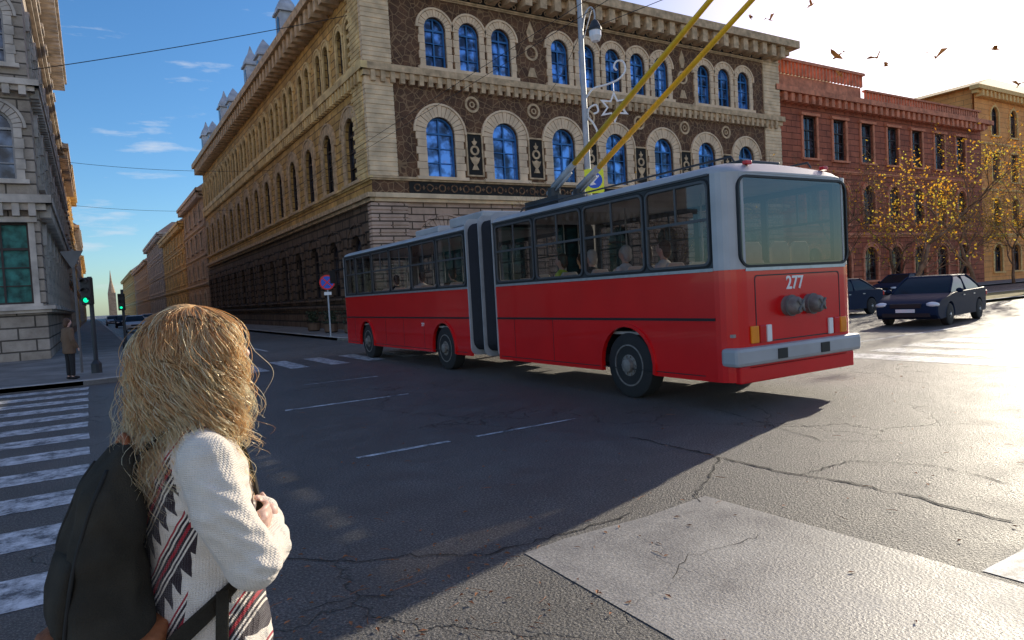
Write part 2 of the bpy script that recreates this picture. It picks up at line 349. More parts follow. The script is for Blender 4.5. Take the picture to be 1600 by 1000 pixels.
# ------------------------------------------------------------------ camera   (world: +Y runs up the side street, +X along the boulevard)
YAW, PITCH, ROLL, CH, F = R(31.5), R(2.36), R(3.2), 1.68, 1066.7
cam = bpy.data.cameras.new('camera'); co = bpy.data.objects.new('camera', cam); C.objects.link(co)
cam.lens = 24; cam.sensor_width = 36; cam.clip_end = 4000; cam.clip_start = .05
co.matrix_world = Matrix.Translation((0,0,CH)) @ Matrix.Rotation(-YAW, 4, 'Z') @ Matrix.Rotation(PI/2-PITCH, 4, 'X') @ Matrix.Rotation(-ROLL, 4, 'Z')
bpy.context.scene.camera = co
def ray(px, py):
    u, v = px-800, 500-py
    u, v = u*cos(ROLL)+v*sin(ROLL), -u*sin(ROLL)+v*cos(ROLL)
    x, y, z = u, F*cos(PITCH)+v*sin(PITCH), -F*sin(PITCH)+v*cos(PITCH)
    return Vector((x*cos(YAW)+y*sin(YAW), -x*sin(YAW)+y*cos(YAW), z))/y
def W(px, py, d): return ray(px, py)*d+Vector((0, 0, CH))
def G(px, py):
    r = ray(px, py); return r*(-CH/r.z)+Vector((0, 0, CH))

# ------------------------------------------------------------------ light
EL, AZ = R(19.5), R(73.5)
SD = Vector((sin(AZ)*cos(EL), cos(AZ)*cos(EL), sin(EL)))
w = bpy.data.worlds.new('World'); bpy.context.scene.world = w; w.use_nodes = True; nt = w.node_tree
bg = nt.nodes['Background']; sky = N(nt, 'ShaderNodeTexSky', sky_type='NISHITA'); sky.sun_disc = False
sky.sun_elevation = EL; sky.sun_rotation = AZ; sky.dust_density = .5; sky.ozone_density = 3.0; sky.air_density = 1.0
hs = N(nt, 'ShaderNodeHueSaturation'); hs.inputs['Saturation'].default_value = 1.15; hs.inputs['Value'].default_value = .98; L(nt, sky.outputs[0], hs.inputs['Color'])
tn = N(nt, 'ShaderNodeMix', data_type='RGBA', blend_type='MULTIPLY'); tn.inputs['Factor'].default_value = 1; L(nt, hs.outputs[0], tn.inputs['A']); tn.inputs['B'].default_value = (.82, 1.03, 1.18, 1)
tc = N(nt, 'ShaderNodeTexCoord'); mp = N(nt, 'ShaderNodeMapping'); mp.inputs['Scale'].default_value = (1.2, 1.2, 6); L(nt, tc.outputs['Generated'], mp.inputs['Vector'])
cn = N(nt, 'ShaderNodeTexNoise'); cn.inputs['Scale'].default_value = 5.5; cn.inputs['Detail'].default_value = 8; cn.inputs['Roughness'].default_value = .6
L(nt, mp.outputs[0], cn.inputs['Vector']); cr = ramp(nt, [(.59, (0,)*3), (.74, (.75,)*3)]); L(nt, cn.outputs['Fac'], cr.inputs['Fac'])
mx = N(nt, 'ShaderNodeMix', data_type='RGBA'); L(nt, cr.outputs['Color'], mx.inputs['Factor']); L(nt, tn.outputs['Result'], mx.inputs['A']); mx.inputs['B'].default_value = (4.8, 5.2, 5.8, 1)
nv = N(nt, 'ShaderNodeVectorMath', operation='NORMALIZE'); L(nt, tc.outputs['Generated'], nv.inputs[0])
def lobe(prev, d, p, col):
    dp = N(nt, 'ShaderNodeVectorMath', operation='DOT_PRODUCT'); L(nt, nv.outputs[0], dp.inputs[0]); dp.inputs[1].default_value = Vector(d).normalized()
    cl = N(nt, 'ShaderNodeMath', operation='MAXIMUM'); cl.inputs[1].default_value = 0; L(nt, dp.outputs['Value'], cl.inputs[0])
    pw = N(nt, 'ShaderNodeMath', operation='POWER'); pw.inputs[1].default_value = p; L(nt, cl.outputs[0], pw.inputs[0])
    au = N(nt, 'ShaderNodeMix', data_type='RGBA', blend_type='ADD'); L(nt, pw.outputs[0], au.inputs['Factor']); L(nt, prev, au.inputs['A']); au.inputs['B'].default_value = (*col, 1)
    return au.outputs['Result']
s1_ = lobe(mx.outputs['Result'], SD, 12, (11, 5.0, 1.2))          # hazy golden glow round the low sun
s2_ = lobe(s1_, (-.45, -.88, -.12), 2.6, (4.6, 3.1, 1.8))         # added warm fill from behind the camera, brightens the facades
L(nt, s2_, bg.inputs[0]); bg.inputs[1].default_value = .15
sl = bpy.data.lights.new('sun', 'SUN'); sl.energy = 5; sl.angle = R(.5); sl.color = (1, .9, .72)
so = bpy.data.objects.new('sun', sl); C.objects.link(so); so.location = (60, 20, 60)
so.rotation_euler = SD.to_track_quat('Z', 'Y').to_euler()

# ------------------------------------------------------------------ ground
struct(MB().box(-900, 900, -600, 1500, -.3, 0).build('road', MT['asphalt']))
def sheet(polys, z, name, mat):
    mb = MB()
    for p in polys: mb.face([(x, y, z) for x, y in p])
    return struct(mb.build(name, mat))
def arc(cx, cy, r, a0, a1, n=8): return [(cx+r*cos(R(a0+(a1-a0)*k/n)), cy+r*sin(R(a0+(a1-a0)*k/n))) for k in range(n+1)]
def pave(poly, name='pavement', mat='pavement', h=.12):
    mb = MB(); mb.prism(poly, lambda a, b_, d: (a, b_, d), .001, h); struct(mb.build(name, MT[mat]))
def kerb(path, name='kerb', wd=.16, h=.135):
    ps = [Vector((x, y, 0)) for x, y in path]; mb = MB(); rows = []
    for i, p in enumerate(ps):
        d = (ps[min(i+1, len(ps)-1)]-ps[max(i-1, 0)]).normalized(); nn = Vector((-d.y, d.x, 0))*wd
        rows.append([tuple(p), tuple(p+nn), tuple(p+nn+Vector((0,0,h))), tuple(p+Vector((0,0,h)))])
    mb.loft(rows); struct(mb.build(name, MT['kerb'], bevel=.015))
nw = [(-60, 19.3)] + arc(-.3, 21.1, 1.8, -90, 0) + [(1.5, 600), (-60, 600)]
pave(nw); kerb([(-60, 19.3)] + arc(-.3, 21.1, 1.8, -90, 0) + [(1.5, 100), (1.5, 600)], wd=.18)
ne = [(8.9, 600), (8.9, 29)] + arc(10.9, 29, 2, 180, 270) + [(300, 27), (300, 600)]
pave(ne); kerb([(8.9, 600), (8.9, 29)] + arc(10.9, 29, 2, 180, 270) + [(150, 27), (300, 27)])
st = arc(31, 17, 2.0, 90, 270) + [(260, 15), (260, 19)]
pave(st, 'grass_strip', 'soil'); kerb([(260, 19)] + arc(31, 17, 2.0, 90, 270) + [(260, 15)])
z = .004
zr = random.Random(9)
def quad(x0, x1, y0, y1, e=.02):
    j = lambda: zr.uniform(-e, e)
    return [(x0+j(), y0+j()), ((x0+x1)/2, y0+j()), (x1+j(), y0+j()), (x1+j(), y1+j()), ((x0+x1)/2, y1+j()), (x0+j(), y1+j())]
zeb = [quad(-3.9, -.12-.0036*y, y, y+.58) for y in [1.2+1.22*k for k in range(15)]]
zeb += [quad(x, x+.5, 18.1, 20.9) for x in [2.2+1.05*k for k in range(7)]]
zeb += [quad(2.5, 4.6, 11.05, 11.15), quad(2.3, 3.4, 7.03, 7.11, .006), quad(3.75, 5.2, 7.04, 7.1, .006), quad(3.6, 5.2, 14.2, 14.28)]
zeb += [quad(12.7+i*1.25, 13.5+i*1.25, 5.0, 8.4) for i in range(5)]
zeb += [quad(20, 23, 7.0, 7.15), quad(27, 31, 7.0, 7.15), quad(12, 60, 9.6, 9.75)]
zeb += [quad(4.08, 4.9, 1.35, 1.85)]
zeb += [[(5.3, y), (5.42, y), (5.42, y+3), (5.3, y+3)] for y in range(26, 200, 8)]
sheet(zeb, z, 'road_marking', MT['paint'])
cp = [(2.25, 3.68), (2.6, 3.72), (3.3, 3.69), (3.98, 3.75), (4.02, 2.2), (3.98, .8), (4.0, -2), (2.2, -2), (2.27, .5), (2.22, 2)]
sheet([cp], z, 'concrete_patch', MT['concrete'])
rc_ = random.Random(5)
def crack(pix, wd=.018):
    P = []
    for a, b_ in zip(pix, pix[1:]):
        A, B_ = G(*a), G(*b_); n = max(3, int((B_-A).length/.07))
        P += [A.lerp(B_, k/n)+Vector((rc_.gauss(0, .014), rc_.gauss(0, .014), 0)) for k in range(n)]
    mb = MB(); prev = None
    for i, p in enumerate(P):
        d = (P[min(i+1, len(P)-1)]-P[max(i-1, 0)]).normalized(); n_ = Vector((-d.y, d.x, 0))*wd*rc_.uniform(.15, .6)
        cur = (Vector((p.x, p.y, .0062))+n_, Vector((p.x, p.y, .0062))-n_)
        if prev: mb.face([prev[0], cur[0], cur[1], prev[1]])
        prev = cur
    struct(mb.build('road_crack', MT['crack']))
crack([(985, 683), (1060, 700), (1125, 715), (1220, 738), (1300, 750), (1420, 775), (1600, 822)], .026)
crack([(1125, 715), (1085, 775), (1105, 790)], .02); crack([(440, 872), (560, 880), (640, 868), (760, 868), (860, 842), (1000, 800)], .016)
crack([(1250, 742), (1330, 720), (1460, 728), (1600, 760)], .016); crack([(1050, 905), (1075, 870), (1160, 850), (1200, 830)], .006); crack([(1120, 640), (1290, 690), (1420, 690)], .015)
crack([(470, 960), (560, 930), (700, 935)], .012)
mb = MB(); rnd = random.Random(3)
for i in range(420):
    x, y = (rnd.uniform(-.5, 9), rnd.uniform(.8, 5.4)) if i < 300 else (rnd.uniform(1, 14), rnd.uniform(5, 12))
    if i < 190: x, y = rnd.gauss(1.3, .9), rnd.gauss(3.5, .5)
    a = rnd.uniform(0, 2*PI); l = rnd.uniform(.01, .026)
    if i % 3 == 0:
        l *= rnd.uniform(1.5, 3.2); c1 = Vector((cos(a), sin(a), 0)); c2 = Vector((-sin(a), cos(a), 0)); p = Vector((x, y, .009))
        mb.tube([p-c1*l, p+c2*l*.15+Vector((0,0,.004)), p+c1*l], [.0015, .002, .001], 4)
    else:
        c1 = Vector((cos(a), sin(a), 0))*l; c2 = Vector((-sin(a), cos(a), 0))*l*.45; p = Vector((x, y, .008)); u = Vector((0,0,rnd.uniform(.003, .014)))
        mb.face([p-c1, p+c2+u, p+c1+u*.5]); mb.face([p-c1, p+c1+u*.5, p-c2+u])
o = mb.build('fallen_leaves', MT['dryleaf']); o['kind'] = 'stuff'; tag(o, 'dry brown leaves and twigs scattered on the sunlit asphalt', 'leaves')

# ------------------------------------------------------------------ windows
def archpts(w_, z0, z1, arch, n=10):
    if arch:
        zs = z1-w_/2; return [(-w_/2, z0)] + [(w_/2*cos(PI-PI*k/n), zs+w_/2*sin(PI-PI*k/n)) for k in range(n+1)] + [(w_/2, z0)]
    return [(-w_/2, z0), (-w_/2, z1), (0, z1), (w_/2, z1), (w_/2, z0)]
WP = {}
def winproto(w_, h, arch, fm, gm, sm, sw, far=False):
    key = (round(w_, 2), round(h, 2), arch, fm, gm, sm, sw, far)
    if key in WP: return WP[key]
    f = lambda a, b_, d: (a, d, b_)
    pts = archpts(w_-.004, .003, h-.003, arch); fr = .07
    inn = [(a*(1-2*fr/w_), fr+(b_)*(1-2*fr/h)) for a, b_ in pts]
    mb = MB(); mb.ring(pts, inn, f, .16, .24)
    zs = h-w_/2 if arch else h*.68
    e = .003
    mb.box(-.035, .035, .17+e, .22, fr, h-fr)
    mb.box(-w_/2+fr, -.035, .17, .23, zs-.05, zs+.04); mb.box(.035, w_/2-fr, .17, .23, zs-.05, zs+.04)
    if not far:
        for q in (.33, .66):
            mb.box(-w_/2+fr, -.035, .175, .215, zs*q-.02, zs*q+.02); mb.box(.035, w_/2-fr, .175, .215, zs*q-.02, zs*q+.02)
    me1 = mb.build('window', MT[fm]).data
    p = MB(); p.face([(a, .26, b_) for a, b_ in pts]); me2 = p.build('pane', MT[gm]).data
    s = MB()
    if sm:
        if arch:
            nb = 15; zs = h-w_/2
            for k in range(nb):
                a0, a1 = PI*k/nb+.012, PI*(k+1)/nb-.012; ro = w_/2+sw+(.12 if k == nb//2 else 0); d = -.1 if k % 2 else -.085
                s.loft([[(w_/2*cos(t), y, zs+w_/2*sin(t)) for t in (a0, a1)] + [(ro*cos(t), y, zs+ro*sin(t)) for t in (a1, a0)] for y in (.02, d)])
            nj = max(2, int(zs/.33))
            for k in range(nj):
                for sg in (-1, 1):
                    ww = sw*(1 if k % 2 else .85); x0, x1 = sorted((sg*w_/2, sg*(w_/2+ww)))
                    s.box(x0, x1, -.08 if k % 2 else -.09, .02, zs*k/nj+.01, zs*(k+1)/nj-.01)
            if not far:
                s.loft([[( (w_/2+sw+.02)*cos(PI*k/16), y, zs+(w_/2+sw+.02)*sin(PI*k/16)) for k in range(17)] + [((w_/2+sw+.12)*cos(PI*k/16), y, zs+(w_/2+sw+.12)*sin(PI*k/16)) for k in range(16, -1, -1)] for y in (.01, -.13)])
        else:
            s.box(-w_/2-sw, -w_/2, -.08, .02, 0, h); s.box(w_/2, w_/2+sw, -.08, .02, 0, h)
            s.box(-w_/2-sw-.1, w_/2+sw+.1, -.2, .02, h+.003, h+.2)
        s.box(-w_/2-sw-.08, w_/2+sw+.08, -.2, .02, -.16, -.003)
        me3 = s.build('surround', MT[sm]).data
    else: me3 = None
    for me in (me1, me2, me3):
        if me:
            for o in [o for o in C.objects if o.data == me]: bpy.data.objects.remove(o)
    WP[key] = (me1, me2, me3); return WP[key]
def putwin(root, loc, rz, *a, **k):
    m1, m2, m3 = winproto(*a, **k)
    o = bpy.data.objects.new('window', m1); C.objects.link(o); o.parent = root; o.location = loc; o.rotation_euler = (0,0,rz)
    for nm, me in (('pane', m2), ('surround', m3)):
        if me: c = bpy.data.objects.new(nm, me); C.objects.link(c); c.parent = o
FR = lambda x0=0, y0=0: (lambda u, n, z: (x0+u, y0-n, z)); LF = lambda x0=0, y0=0: (lambda u, n, z: (x0-n, y0+u, z)); RF = lambda x0=0, y0=0: (lambda u, n, z: (x0+n, y0+u, z))
ROT = {'F': 0, 'L': -PI/2, 'R': PI/2}
def cell(mb, u0, u1, za, zb, ops, depth=.3):
    if not ops: mb.face([(u0,0,za),(u1,0,za),(u1,0,zb),(u0,0,zb)]); return
    ed = [u0]+[(ops[i][0]+ops[i+1][0])/2 for i in range(len(ops)-1)]+[u1]
    for i, (uc, w_, z0, z1, ar) in enumerate(ops):
        a, b_ = ed[i], ed[i+1]; pts = archpts(w_, z0, z1, ar); h = len(pts)//2
        Lp = pts[:h+1]; Rp = pts[len(pts)-1-h:]
        lp = Lp if abs(Lp[-1][0]) < 1e-6 else Lp+[(0, z1)]
        rp = Rp if abs(Rp[0][0]) < 1e-6 else [(0, z1)]+Rp
        mb.face([(a,0,za),(uc,0,za),(uc,0,z0)] + [(uc+x,0,zz) for x, zz in lp][::1] + [(uc,0,zb),(a,0,zb)])
        mb.face([(b_,0,za),(b_,0,zb),(uc,0,zb)] + [(uc+x,0,zz) for x, zz in rp] + [(uc,0,z0),(uc,0,za)])
        for p, q in zip(pts, pts[1:]+pts[:1]):
            mb.face([(uc+p[0],0,p[1]),(uc+q[0],0,q[1]),(uc+q[0],-depth,q[1]),(uc+p[0],-depth,p[1])])
def facade(root, side, x0, y0, u0, u1, levels, bands):
    T = {'F': FR, 'L': LF, 'R': RF}[side](x0, y0)
    for lv in levels:
        mb = MB(T); cell(mb, u0, u1, lv['z0'], lv['z1'], [(uc, lv['w'], lv['a'], lv['b'], lv['arch']) for uc in lv['c']])
        mb.build('wall', MT[lv['mat']], root)
        for uc in lv['c']:
            x, y, _ = T(uc, 0, 0)
            putwin(root, (x, y, lv['a']), ROT[side], lv['w'], lv['b']-lv['a'], lv['arch'], lv.get('fm', 'wbrown'), lv.get('gm', 'gdark'), lv.get('sm'), lv.get('sw', .3), far=lv.get('far', False))
    for bd in bands:
        z0, z1, pr, mt = bd[:4]; mb = MB(T)
        e0, e1 = (u0-pr, u1+pr) if side == 'F' else (u0-pr+.004, u1)
        mb.box(e0, e1, -.02, pr, z0+(z1-z0)*.45, z1); mb.box(e0+pr*.45, e1-(pr*.45 if side == 'F' else 0), -.02, pr*.55, z0, z0+(z1-z0)*.45-.004)
        if len(bd) > 4:
            sp = bd[4]; k = u0+.2
            while k < u1-.2: mb.box(k, k+sp*.45, .003, pr*.85, z0-(z1-z0)*.42, z0+(z1-z0)*.43); k += sp
        mb.build('cornice' if pr > .5 else 'string_course', MT[mt], root)

HX, HY = 11.77, 31.27
B = thing('corner_building', 'brown and cream palace with blue arched windows and painted wall ornament on the street corner', 'building', (HX, HY, 0))
LX, LY = 30.4, 53.5
c2 = [3.76+3.83*i for i in range(7)]
c3 = [3.78, 5.7, 7.62, 11.45, 13.37, 15.3, 17.22, 19.14, 22.9, 24.8, 26.7]
facade(B, 'F', 0, 0, 0, LX, [
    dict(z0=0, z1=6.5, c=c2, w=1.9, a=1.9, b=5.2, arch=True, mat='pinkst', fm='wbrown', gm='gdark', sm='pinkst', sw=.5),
    dict(z0=6.5, z1=12.6, c=c2, w=1.6, a=7.65, b=10.65, arch=True, mat='sgraf', fm='wblue', gm='gblue', sm='cream', sw=.55),
    dict(z0=12.6, z1=17.4, c=c3, w=1.2, a=13.1, b=15.6, arch=True, mat='sgraf', fm='wblue', gm='gblue', sm='cream', sw=.33)],
    [(6.35, 6.75, .35, 'creamp'), (7.4, 7.57, .16, 'creamd'), (12.3, 12.9, .3, 'creamd', .5), (16.5, 16.65, .12, 'creamd'), (17.1, 18.0, 1.1, 'creamd', .95), (1.2, 1.5, .18, 'pinkst')])
for a, b_ in ((-.06, 1.35), (LX-1.6, LX+.06)):
    mb = MB(); mb.box(a, b_-.03, -.06, .25, 7.59, 17.08)
    for k in range(42):
        z0 = 7.6+k*.226
        if 12.1 < z0 < 12.9: continue
        mb.box(a-.03, b_, -.1 if k % 2 else -.085, .24, z0, z0+.205)
    mb.build('pier', MT['creamp'], B, bevel=.015)
mb = MB()
mb.box(-.15, 1.6, -.15, .25, .05, 6.3)
for k in range(17):
    mb.box(-.2, 1.7, -.2, .3, .1+k*.365, .1+k*.365+.33)
mb.build('pier', MT['pinkst'], B, bevel=.03)
mb = MB(); mb.box(-.07, .19, .265, 1.58, 7.59, 17.08)
for k in range(42):
    z0 = 7.6+k*.226
    if 12.1 < z0 < 12.9: continue
    mb.box(-.12, .2, .26, 1.9 if k % 2 else 1.6, z0, z0+.205)
mb.build('pier', MT['ochrep'], B, bevel=.015)
f = lambda a, b_, d: (a, d, b_)
mb = MB(FR()); mb.box(1.9, LX-1.8, .0, .05, 6.8, 7.37); fz = mb.build('frieze', MT['crack'], B)
mb = MB(FR()); k = 2.1
while k < LX-2.2:
    mb.ring(arc(k+.22, 7.085, .2, 0, 345, 12), arc(k+.22, 7.085, .13, 0, 345, 12), f, .05, .075); mb.prism([(k+.46, 7.085), (k+.56, 7.2), (k+.66, 7.085), (k+.56, 6.97)], f, .05, .072); k += .68
mb.build('scroll_ornament', MT['sgraf'], fz)
mb = MB(FR()); mb.box(1.5, LX-1.7, .0, .04, 16.68, 17.08); fz = mb.build('frieze', MT['crack'], B)
mb = MB(FR()); k = 1.7
while k < LX-2.0:
    mb.ring(arc(k+.15, 16.88, .14, 0, 340, 9), arc(k+.15, 16.88, .08, 0, 340, 9), f, .04, .06); k += .42
mb.build('scroll_ornament', MT['creamd'], fz)
for i in range(6):
    u = c2[i]+1.915
    mb = MB(FR(u))
    mb.ring(rrect(-.5, .5, 7.75, 10.0, .01, 1), rrect(-.42, .42, 7.83, 9.92, .01, 1), f, .0, .08)
    o = mb.build('ornament_panel', MT['creamd'], B)
    p = MB(FR(u)); p.box(-.42, .42, 0, .03, 7.83, 9.92); p.build('panel_field', MT['crack'], o)
    m2 = MB(FR(u)); m2.ring(arc(0, 9.1, .26, 0, 340, 14), arc(0, 9.1, .15, 0, 340, 14), f, .03, .07)
    m2.prism([(-.2, 8.1), (.2, 8.1), (.07, 8.35), (.2, 8.5), (.3, 8.75), (.18, 8.72), (0, 8.8), (-.18, 8.72), (-.3, 8.75), (-.2, 8.5), (-.07, 8.35)], f, .03, .07)
    m2.prism([(-.05, 9.38), (.05, 9.38), (.16, 9.55), (.04, 9.6), (0, 9.75), (-.04, 9.6), (-.16, 9.55)], f, .03, .07)
    m2.build('urn_ornament', MT['creamd'], o)
    m3 = MB(FR(u)); m3.ring(arc(0, 11.45, .42, 0, 345, 20), arc(0, 11.45, .3, 0, 345, 20), f, .0, .06); m3.ring(arc(0, 11.45, .16, 0, 330, 12), arc(0, 11.45, .1, 0, 330, 12), f, .0, .05); m3.build('medallion', MT['creamd'], B)
for u in (9.55, 21.0):
    m3 = MB(FR(u)); m3.ring(arc(0, 14.6, .42, 0, 345, 20), arc(0, 14.6, .3, 0, 345, 20), f, .0, .06)
    m3.prism([(-.3, 13.3), (.3, 13.3), (.12, 13.8), (-.12, 13.8)], f, 0, .06); m3.prism([(-.1, 15.2), (.1, 15.2), (.25, 15.7), (0, 16.3), (-.25, 15.7)], f, 0, .06)
    m3.build('medallion', MT['creamd'], B)
cl2 = [2.6+3.83*i for i in range(14) if 2.6+3.83*i < LY-1]
cl3 = [u+d for u in cl2 for d in (-.75, .75)]
facade(B, 'L', 0, 0, 0, LY, [
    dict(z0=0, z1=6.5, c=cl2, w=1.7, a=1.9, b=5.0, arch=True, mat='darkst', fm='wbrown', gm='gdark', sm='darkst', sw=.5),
    dict(z0=6.5, z1=12.6, c=cl2, w=1.65, a=7.65, b=10.9, arch=True, mat='ochre', fm='wbrown', gm='gdark', sm='creamd', sw=.5),
    dict(z0=12.6, z1=17.4, c=cl3, w=.95, a=13.1, b=15.5, arch=True, mat='ochre', fm='wbrown', gm='gdark', sm='ochrep', sw=.22)],
    [(6.35, 6.75, .36, 'creamd'), (7.4, 7.57, .165, 'ochrep'), (12.3, 12.9, .305, 'ochrep', .5), (17.1, 18.0, 1.105, 'creamd', .95), (1.2, 1.5, .185, 'darkst')])
mb = MB()
mb.box(.3, LX, LY-.3, LY, 0, 17.4); mb.box(LX-.3, LX, .31, LY-.31, 0, 17.4)
mb.build('rear_wall', MT['farst'], B)
mb = MB(); mb.loft([[(-.9,-.9,18.003),(LX+.9,-.9,18.003),(LX+.9,LY,18.003),(-.9,LY,18.003)], [(3,3,20),(LX-3,3,20),(LX-3,LY-3,20),(3,LY-3,20)]]); rf = mb.build('roof', MT['roof'], B)
for i, y in enumerate((14, 20.5, 25, 33, 37.5, 45, 49.5)):
    mb = MB(); tall = i % 2 == 0
    h = 20.3 if tall else 19.6
    mb.box(-.35, .6, y-.62, y+.62, 18.05, h)
    mb.box(-.5, .75, y-.8, y+.8, h+.003, h+.14)
    mb.loft([[(xx, yy, h+.15+dz) for xx, yy in ((-.4+i_, y-.68+j_), (.65-i_, y-.68+j_), (.65-i_, y+.68-j_), (-.4+i_, y+.68-j_))] for dz, i_, j_ in ((0, 0, 0), (.35, .05, .08), (.7, .2, .32), (.95, .35, .5), (1.5 if tall else 1.2, .5, .66))])
    dm = mb.build('dormer', MT['zinc'], rf)
    mb = MB(LF(-.35, y)); mb.prism(archpts(.6, 18.6, h-.2, True), lambda a, b_, d: (a, d, b_), .003, .03); mb.build('dormer_window', MT['gdark'], dm)
def building(name, label, loc, sx, sy, h, floors, side, wm, tm, fm, gm, sm, sp=3.6, w_=1.3, roofm='roof', rh=2.5, far=True, front=True, arch=(True, False, True), base=None, group=None):
    r = thing(name, label, 'building', loc, group=group)
    g = 4.6; fh = (h-g-.8)/(floors-1)
    for sd, ln in ([('F', sx)] if front else []) + ([(side, sy)] if side != 'F' else []):
        n = max(1, int((ln-1)/sp)); off = (ln-(n-1)*sp)/2; cs = [off+i*sp for i in range(n)]
        lv = [dict(z0=0, z1=g, c=cs, w=w_*1.15, a=1.0, b=g-.9, arch=True, mat=base or wm, fm=fm, gm='gdark', sm=tm, sw=.25, far=far)]
        for k in range(floors-1):
            z0 = g+k*fh; lv.append(dict(z0=z0, z1=(z0+fh if k < floors-2 else h), c=cs, w=w_, a=z0+.9, b=z0+fh*.82, arch=arch[k % 3], mat=wm, fm=fm, gm=gm, sm=tm, sw=.22, far=far))
        x0 = sx if sd == 'R' else 0
        facade(r, sd, x0, 0, 0, ln, lv, [(g-.15, g+.2, .25, tm)] + [(g+fh*(k+1)-.1, g+fh*(k+1)+.12, .16, tm) for k in range(floors-2)] + [(h-.7, h, .8, tm, .8)])
    mb = MB(); mb.box(.31, sx-.31, .31, sy-.005, 0, h-.01); mb.build('core_wall', MT[wm], r)
    mb = MB(); mb.loft([[(-.6,-.6,h+.003),(sx+.6,-.6,h+.003),(sx+.6,sy,h+.003),(-.6,sy,h+.003)], [(sx*.2,sy*.12,h+rh),(sx*.8,sy*.12,h+rh),(sx*.8,sy*.88,h+rh),(sx*.2,sy*.88,h+rh)]]); mb.build('roof', MT[roofm], r)
    return r
LB = thing('stone_building', 'grey limestone corner building with green bronze relief panel at its base', 'building', (-19.46, 31.5, 0))
for sd, ln, x0 in (('F', 18, 0), ('R', 34, 18)):
    cs = ([16.75-3.6*i for i in range(4)][::-1] if sd == 'F' else [2.4+3.6*i for i in range(9)])
    facade(LB, sd, x0, 0, 0, ln, [
        dict(z0=0, z1=5.9, c=cs, w=1.75 if sd == 'F' else 1.5, a=2.25, b=5.3, arch=(sd != 'F'), mat='greyst', fm='wbrown', gm='bronze' if sd == 'F' else 'gdark', sm='greyp', sw=.2),
        dict(z0=5.9, z1=10.4, c=cs, w=1.35, a=6.9, b=9.5, arch=True, mat='greyst', fm='wgrey', gm='gmid', sm='greyp', sw=.3),
        dict(z0=10.4, z1=15, c=cs, w=1.3, a=11.2, b=13.6, arch=True, mat='greyst', fm='wgrey', gm='gmid', sm='greyp', sw=.3),
        dict(z0=15, z1=20.3, c=cs, w=1.2, a=15.9, b=18.3, arch=False, mat='greyst', fm='wgrey', gm='gmid', sm='greyp', sw=.25)],
        [(1.9, 2.15, .3, 'greyp'), (5.75, 6.3, .45, 'greyp', .5), (10.2, 10.6, .35, 'greyp', .5), (14.8, 15.15, .35, 'greyp'), (19.9, 20.7, 1.0, 'greyp', .8)])
mb = MB(); mb.box(.31, 17.69, .31, 34, 0, 20.3); mb.build('core_wall', MT['greyst'], LB)
mb = MB(); mb.loft([[(-.9,-.9,20.703),(18.9,-.9,20.703),(18.9,34,20.703),(-.9,34,20.703)], [(4,4,24),(14,4,24),(14,30,24),(4,30,24)]]); mb.build('roof', MT['roof'], LB)
xs = [(66, 22, 15.5, 'farst', 'farp', 4), (88.4, 26, 18, 'ochre', 'ochrep', 5), (114.8, 30, 14.5, 'greyst', 'greyp', 4), (145.2, 34, 17, 'farst', 'farp', 4), (179.6, 60, 15, 'ochre', 'ochrep', 4)]
lab = ['tan apartment house next to the grey corner building, left side of the street', 'ochre apartment house on left side of the street, tallest of the far row', 'low grey apartment house on left side of the street behind the ochre one', 'pale tan house far down the left side of the street', 'ochre house at the far end of the left side of the street']
for (y, ln, h, wm, tm, fl), lb in zip(xs, lab):
    building('apartment_building', lb, (-13.5, y, 0), 12, ln, h, fl, 'R', wm, tm, 'wbrown', 'gdark', tm, sp=4.4, front=False)
xs = [(86, 20, 15.6, 'farst', 'farp', 4), (106.4, 34, 14.2, 'ochre', 'ochrep', 4), (141, 40, 16.2, 'greyst', 'greyp', 4), (181.6, 60, 14, 'farst', 'farp', 4), (242, 90, 15, 'ochre', 'ochrep', 4)]
lab = ['tan house with sloping roof next beyond the long ochre facade', 'ochre yellow house second beyond the corner palace, right side of street', 'grey house third beyond the corner palace, right side of street', 'pale house fourth beyond the corner palace', 'ochre house at the far right end of the street']
for (y, ln, h, wm, tm, fl), lb in zip(xs, lab):
    building('apartment_building', lb, (11.77, y, 0), 12, ln, h, fl, 'L', wm, tm, 'wbrown', 'gdark', tm, sp=4.6, front=True)
t = thing('church_tower', 'slender church steeple far off at the end of the street', 'tower', (9.5, 420, 0))
mb = MB(); mb.box(-1.8, 1.8, -1.8, 1.8, 0, 13); mb.build('wall', MT['farst'], t)
mb = MB(); mb.lathe([(1.8, 13), (1.4, 15), (.6, 19), (.06, 25)], 8); mb.build('spire', MT['farst'], t)
RB = building('red_building', 'dark red palace with roof balustrade beside the brown corner palace', (42.6, 31.9, 0), 30, 20, 15.2, 3, 'L', 'redst', 'redp', 'wbrown', 'gdark', 'redp', sp=3.7, w_=1.6, far=False, roofm='roof', rh=.8)
mb = MB(); mb.box(.2, 11, .2, 12, 15.3, 16.4)
k = .3
mb.box(0, 11.2, -.1, .25, 17.3, 17.5)
while k < 11: mb.box(k, k+.18, 0, .18, 16.403, 17.297); k += .42
mb.build('balustrade', MT['redp'], RB)
mb = MB(); k = 11.4
mb.box(11.25, 30, -.1, .25, 16.1, 16.25); mb.box(11.25, 30, -.1, .25, 15.21, 15.35)
while k < 29.8: mb.box(k, k+.18, 0, .18, 15.353, 16.097); k += .42
mb.build('balustrade', MT['redp'], RB)
building('orange_building', 'haze-tinted orange palace right of the red one', (74, 33, 0), 44, 20, 19, 4, 'F', 'orgst', 'orgp', 'wbrown', 'gdark', 'orgp', sp=4, w_=1.5, roofm='orgp')
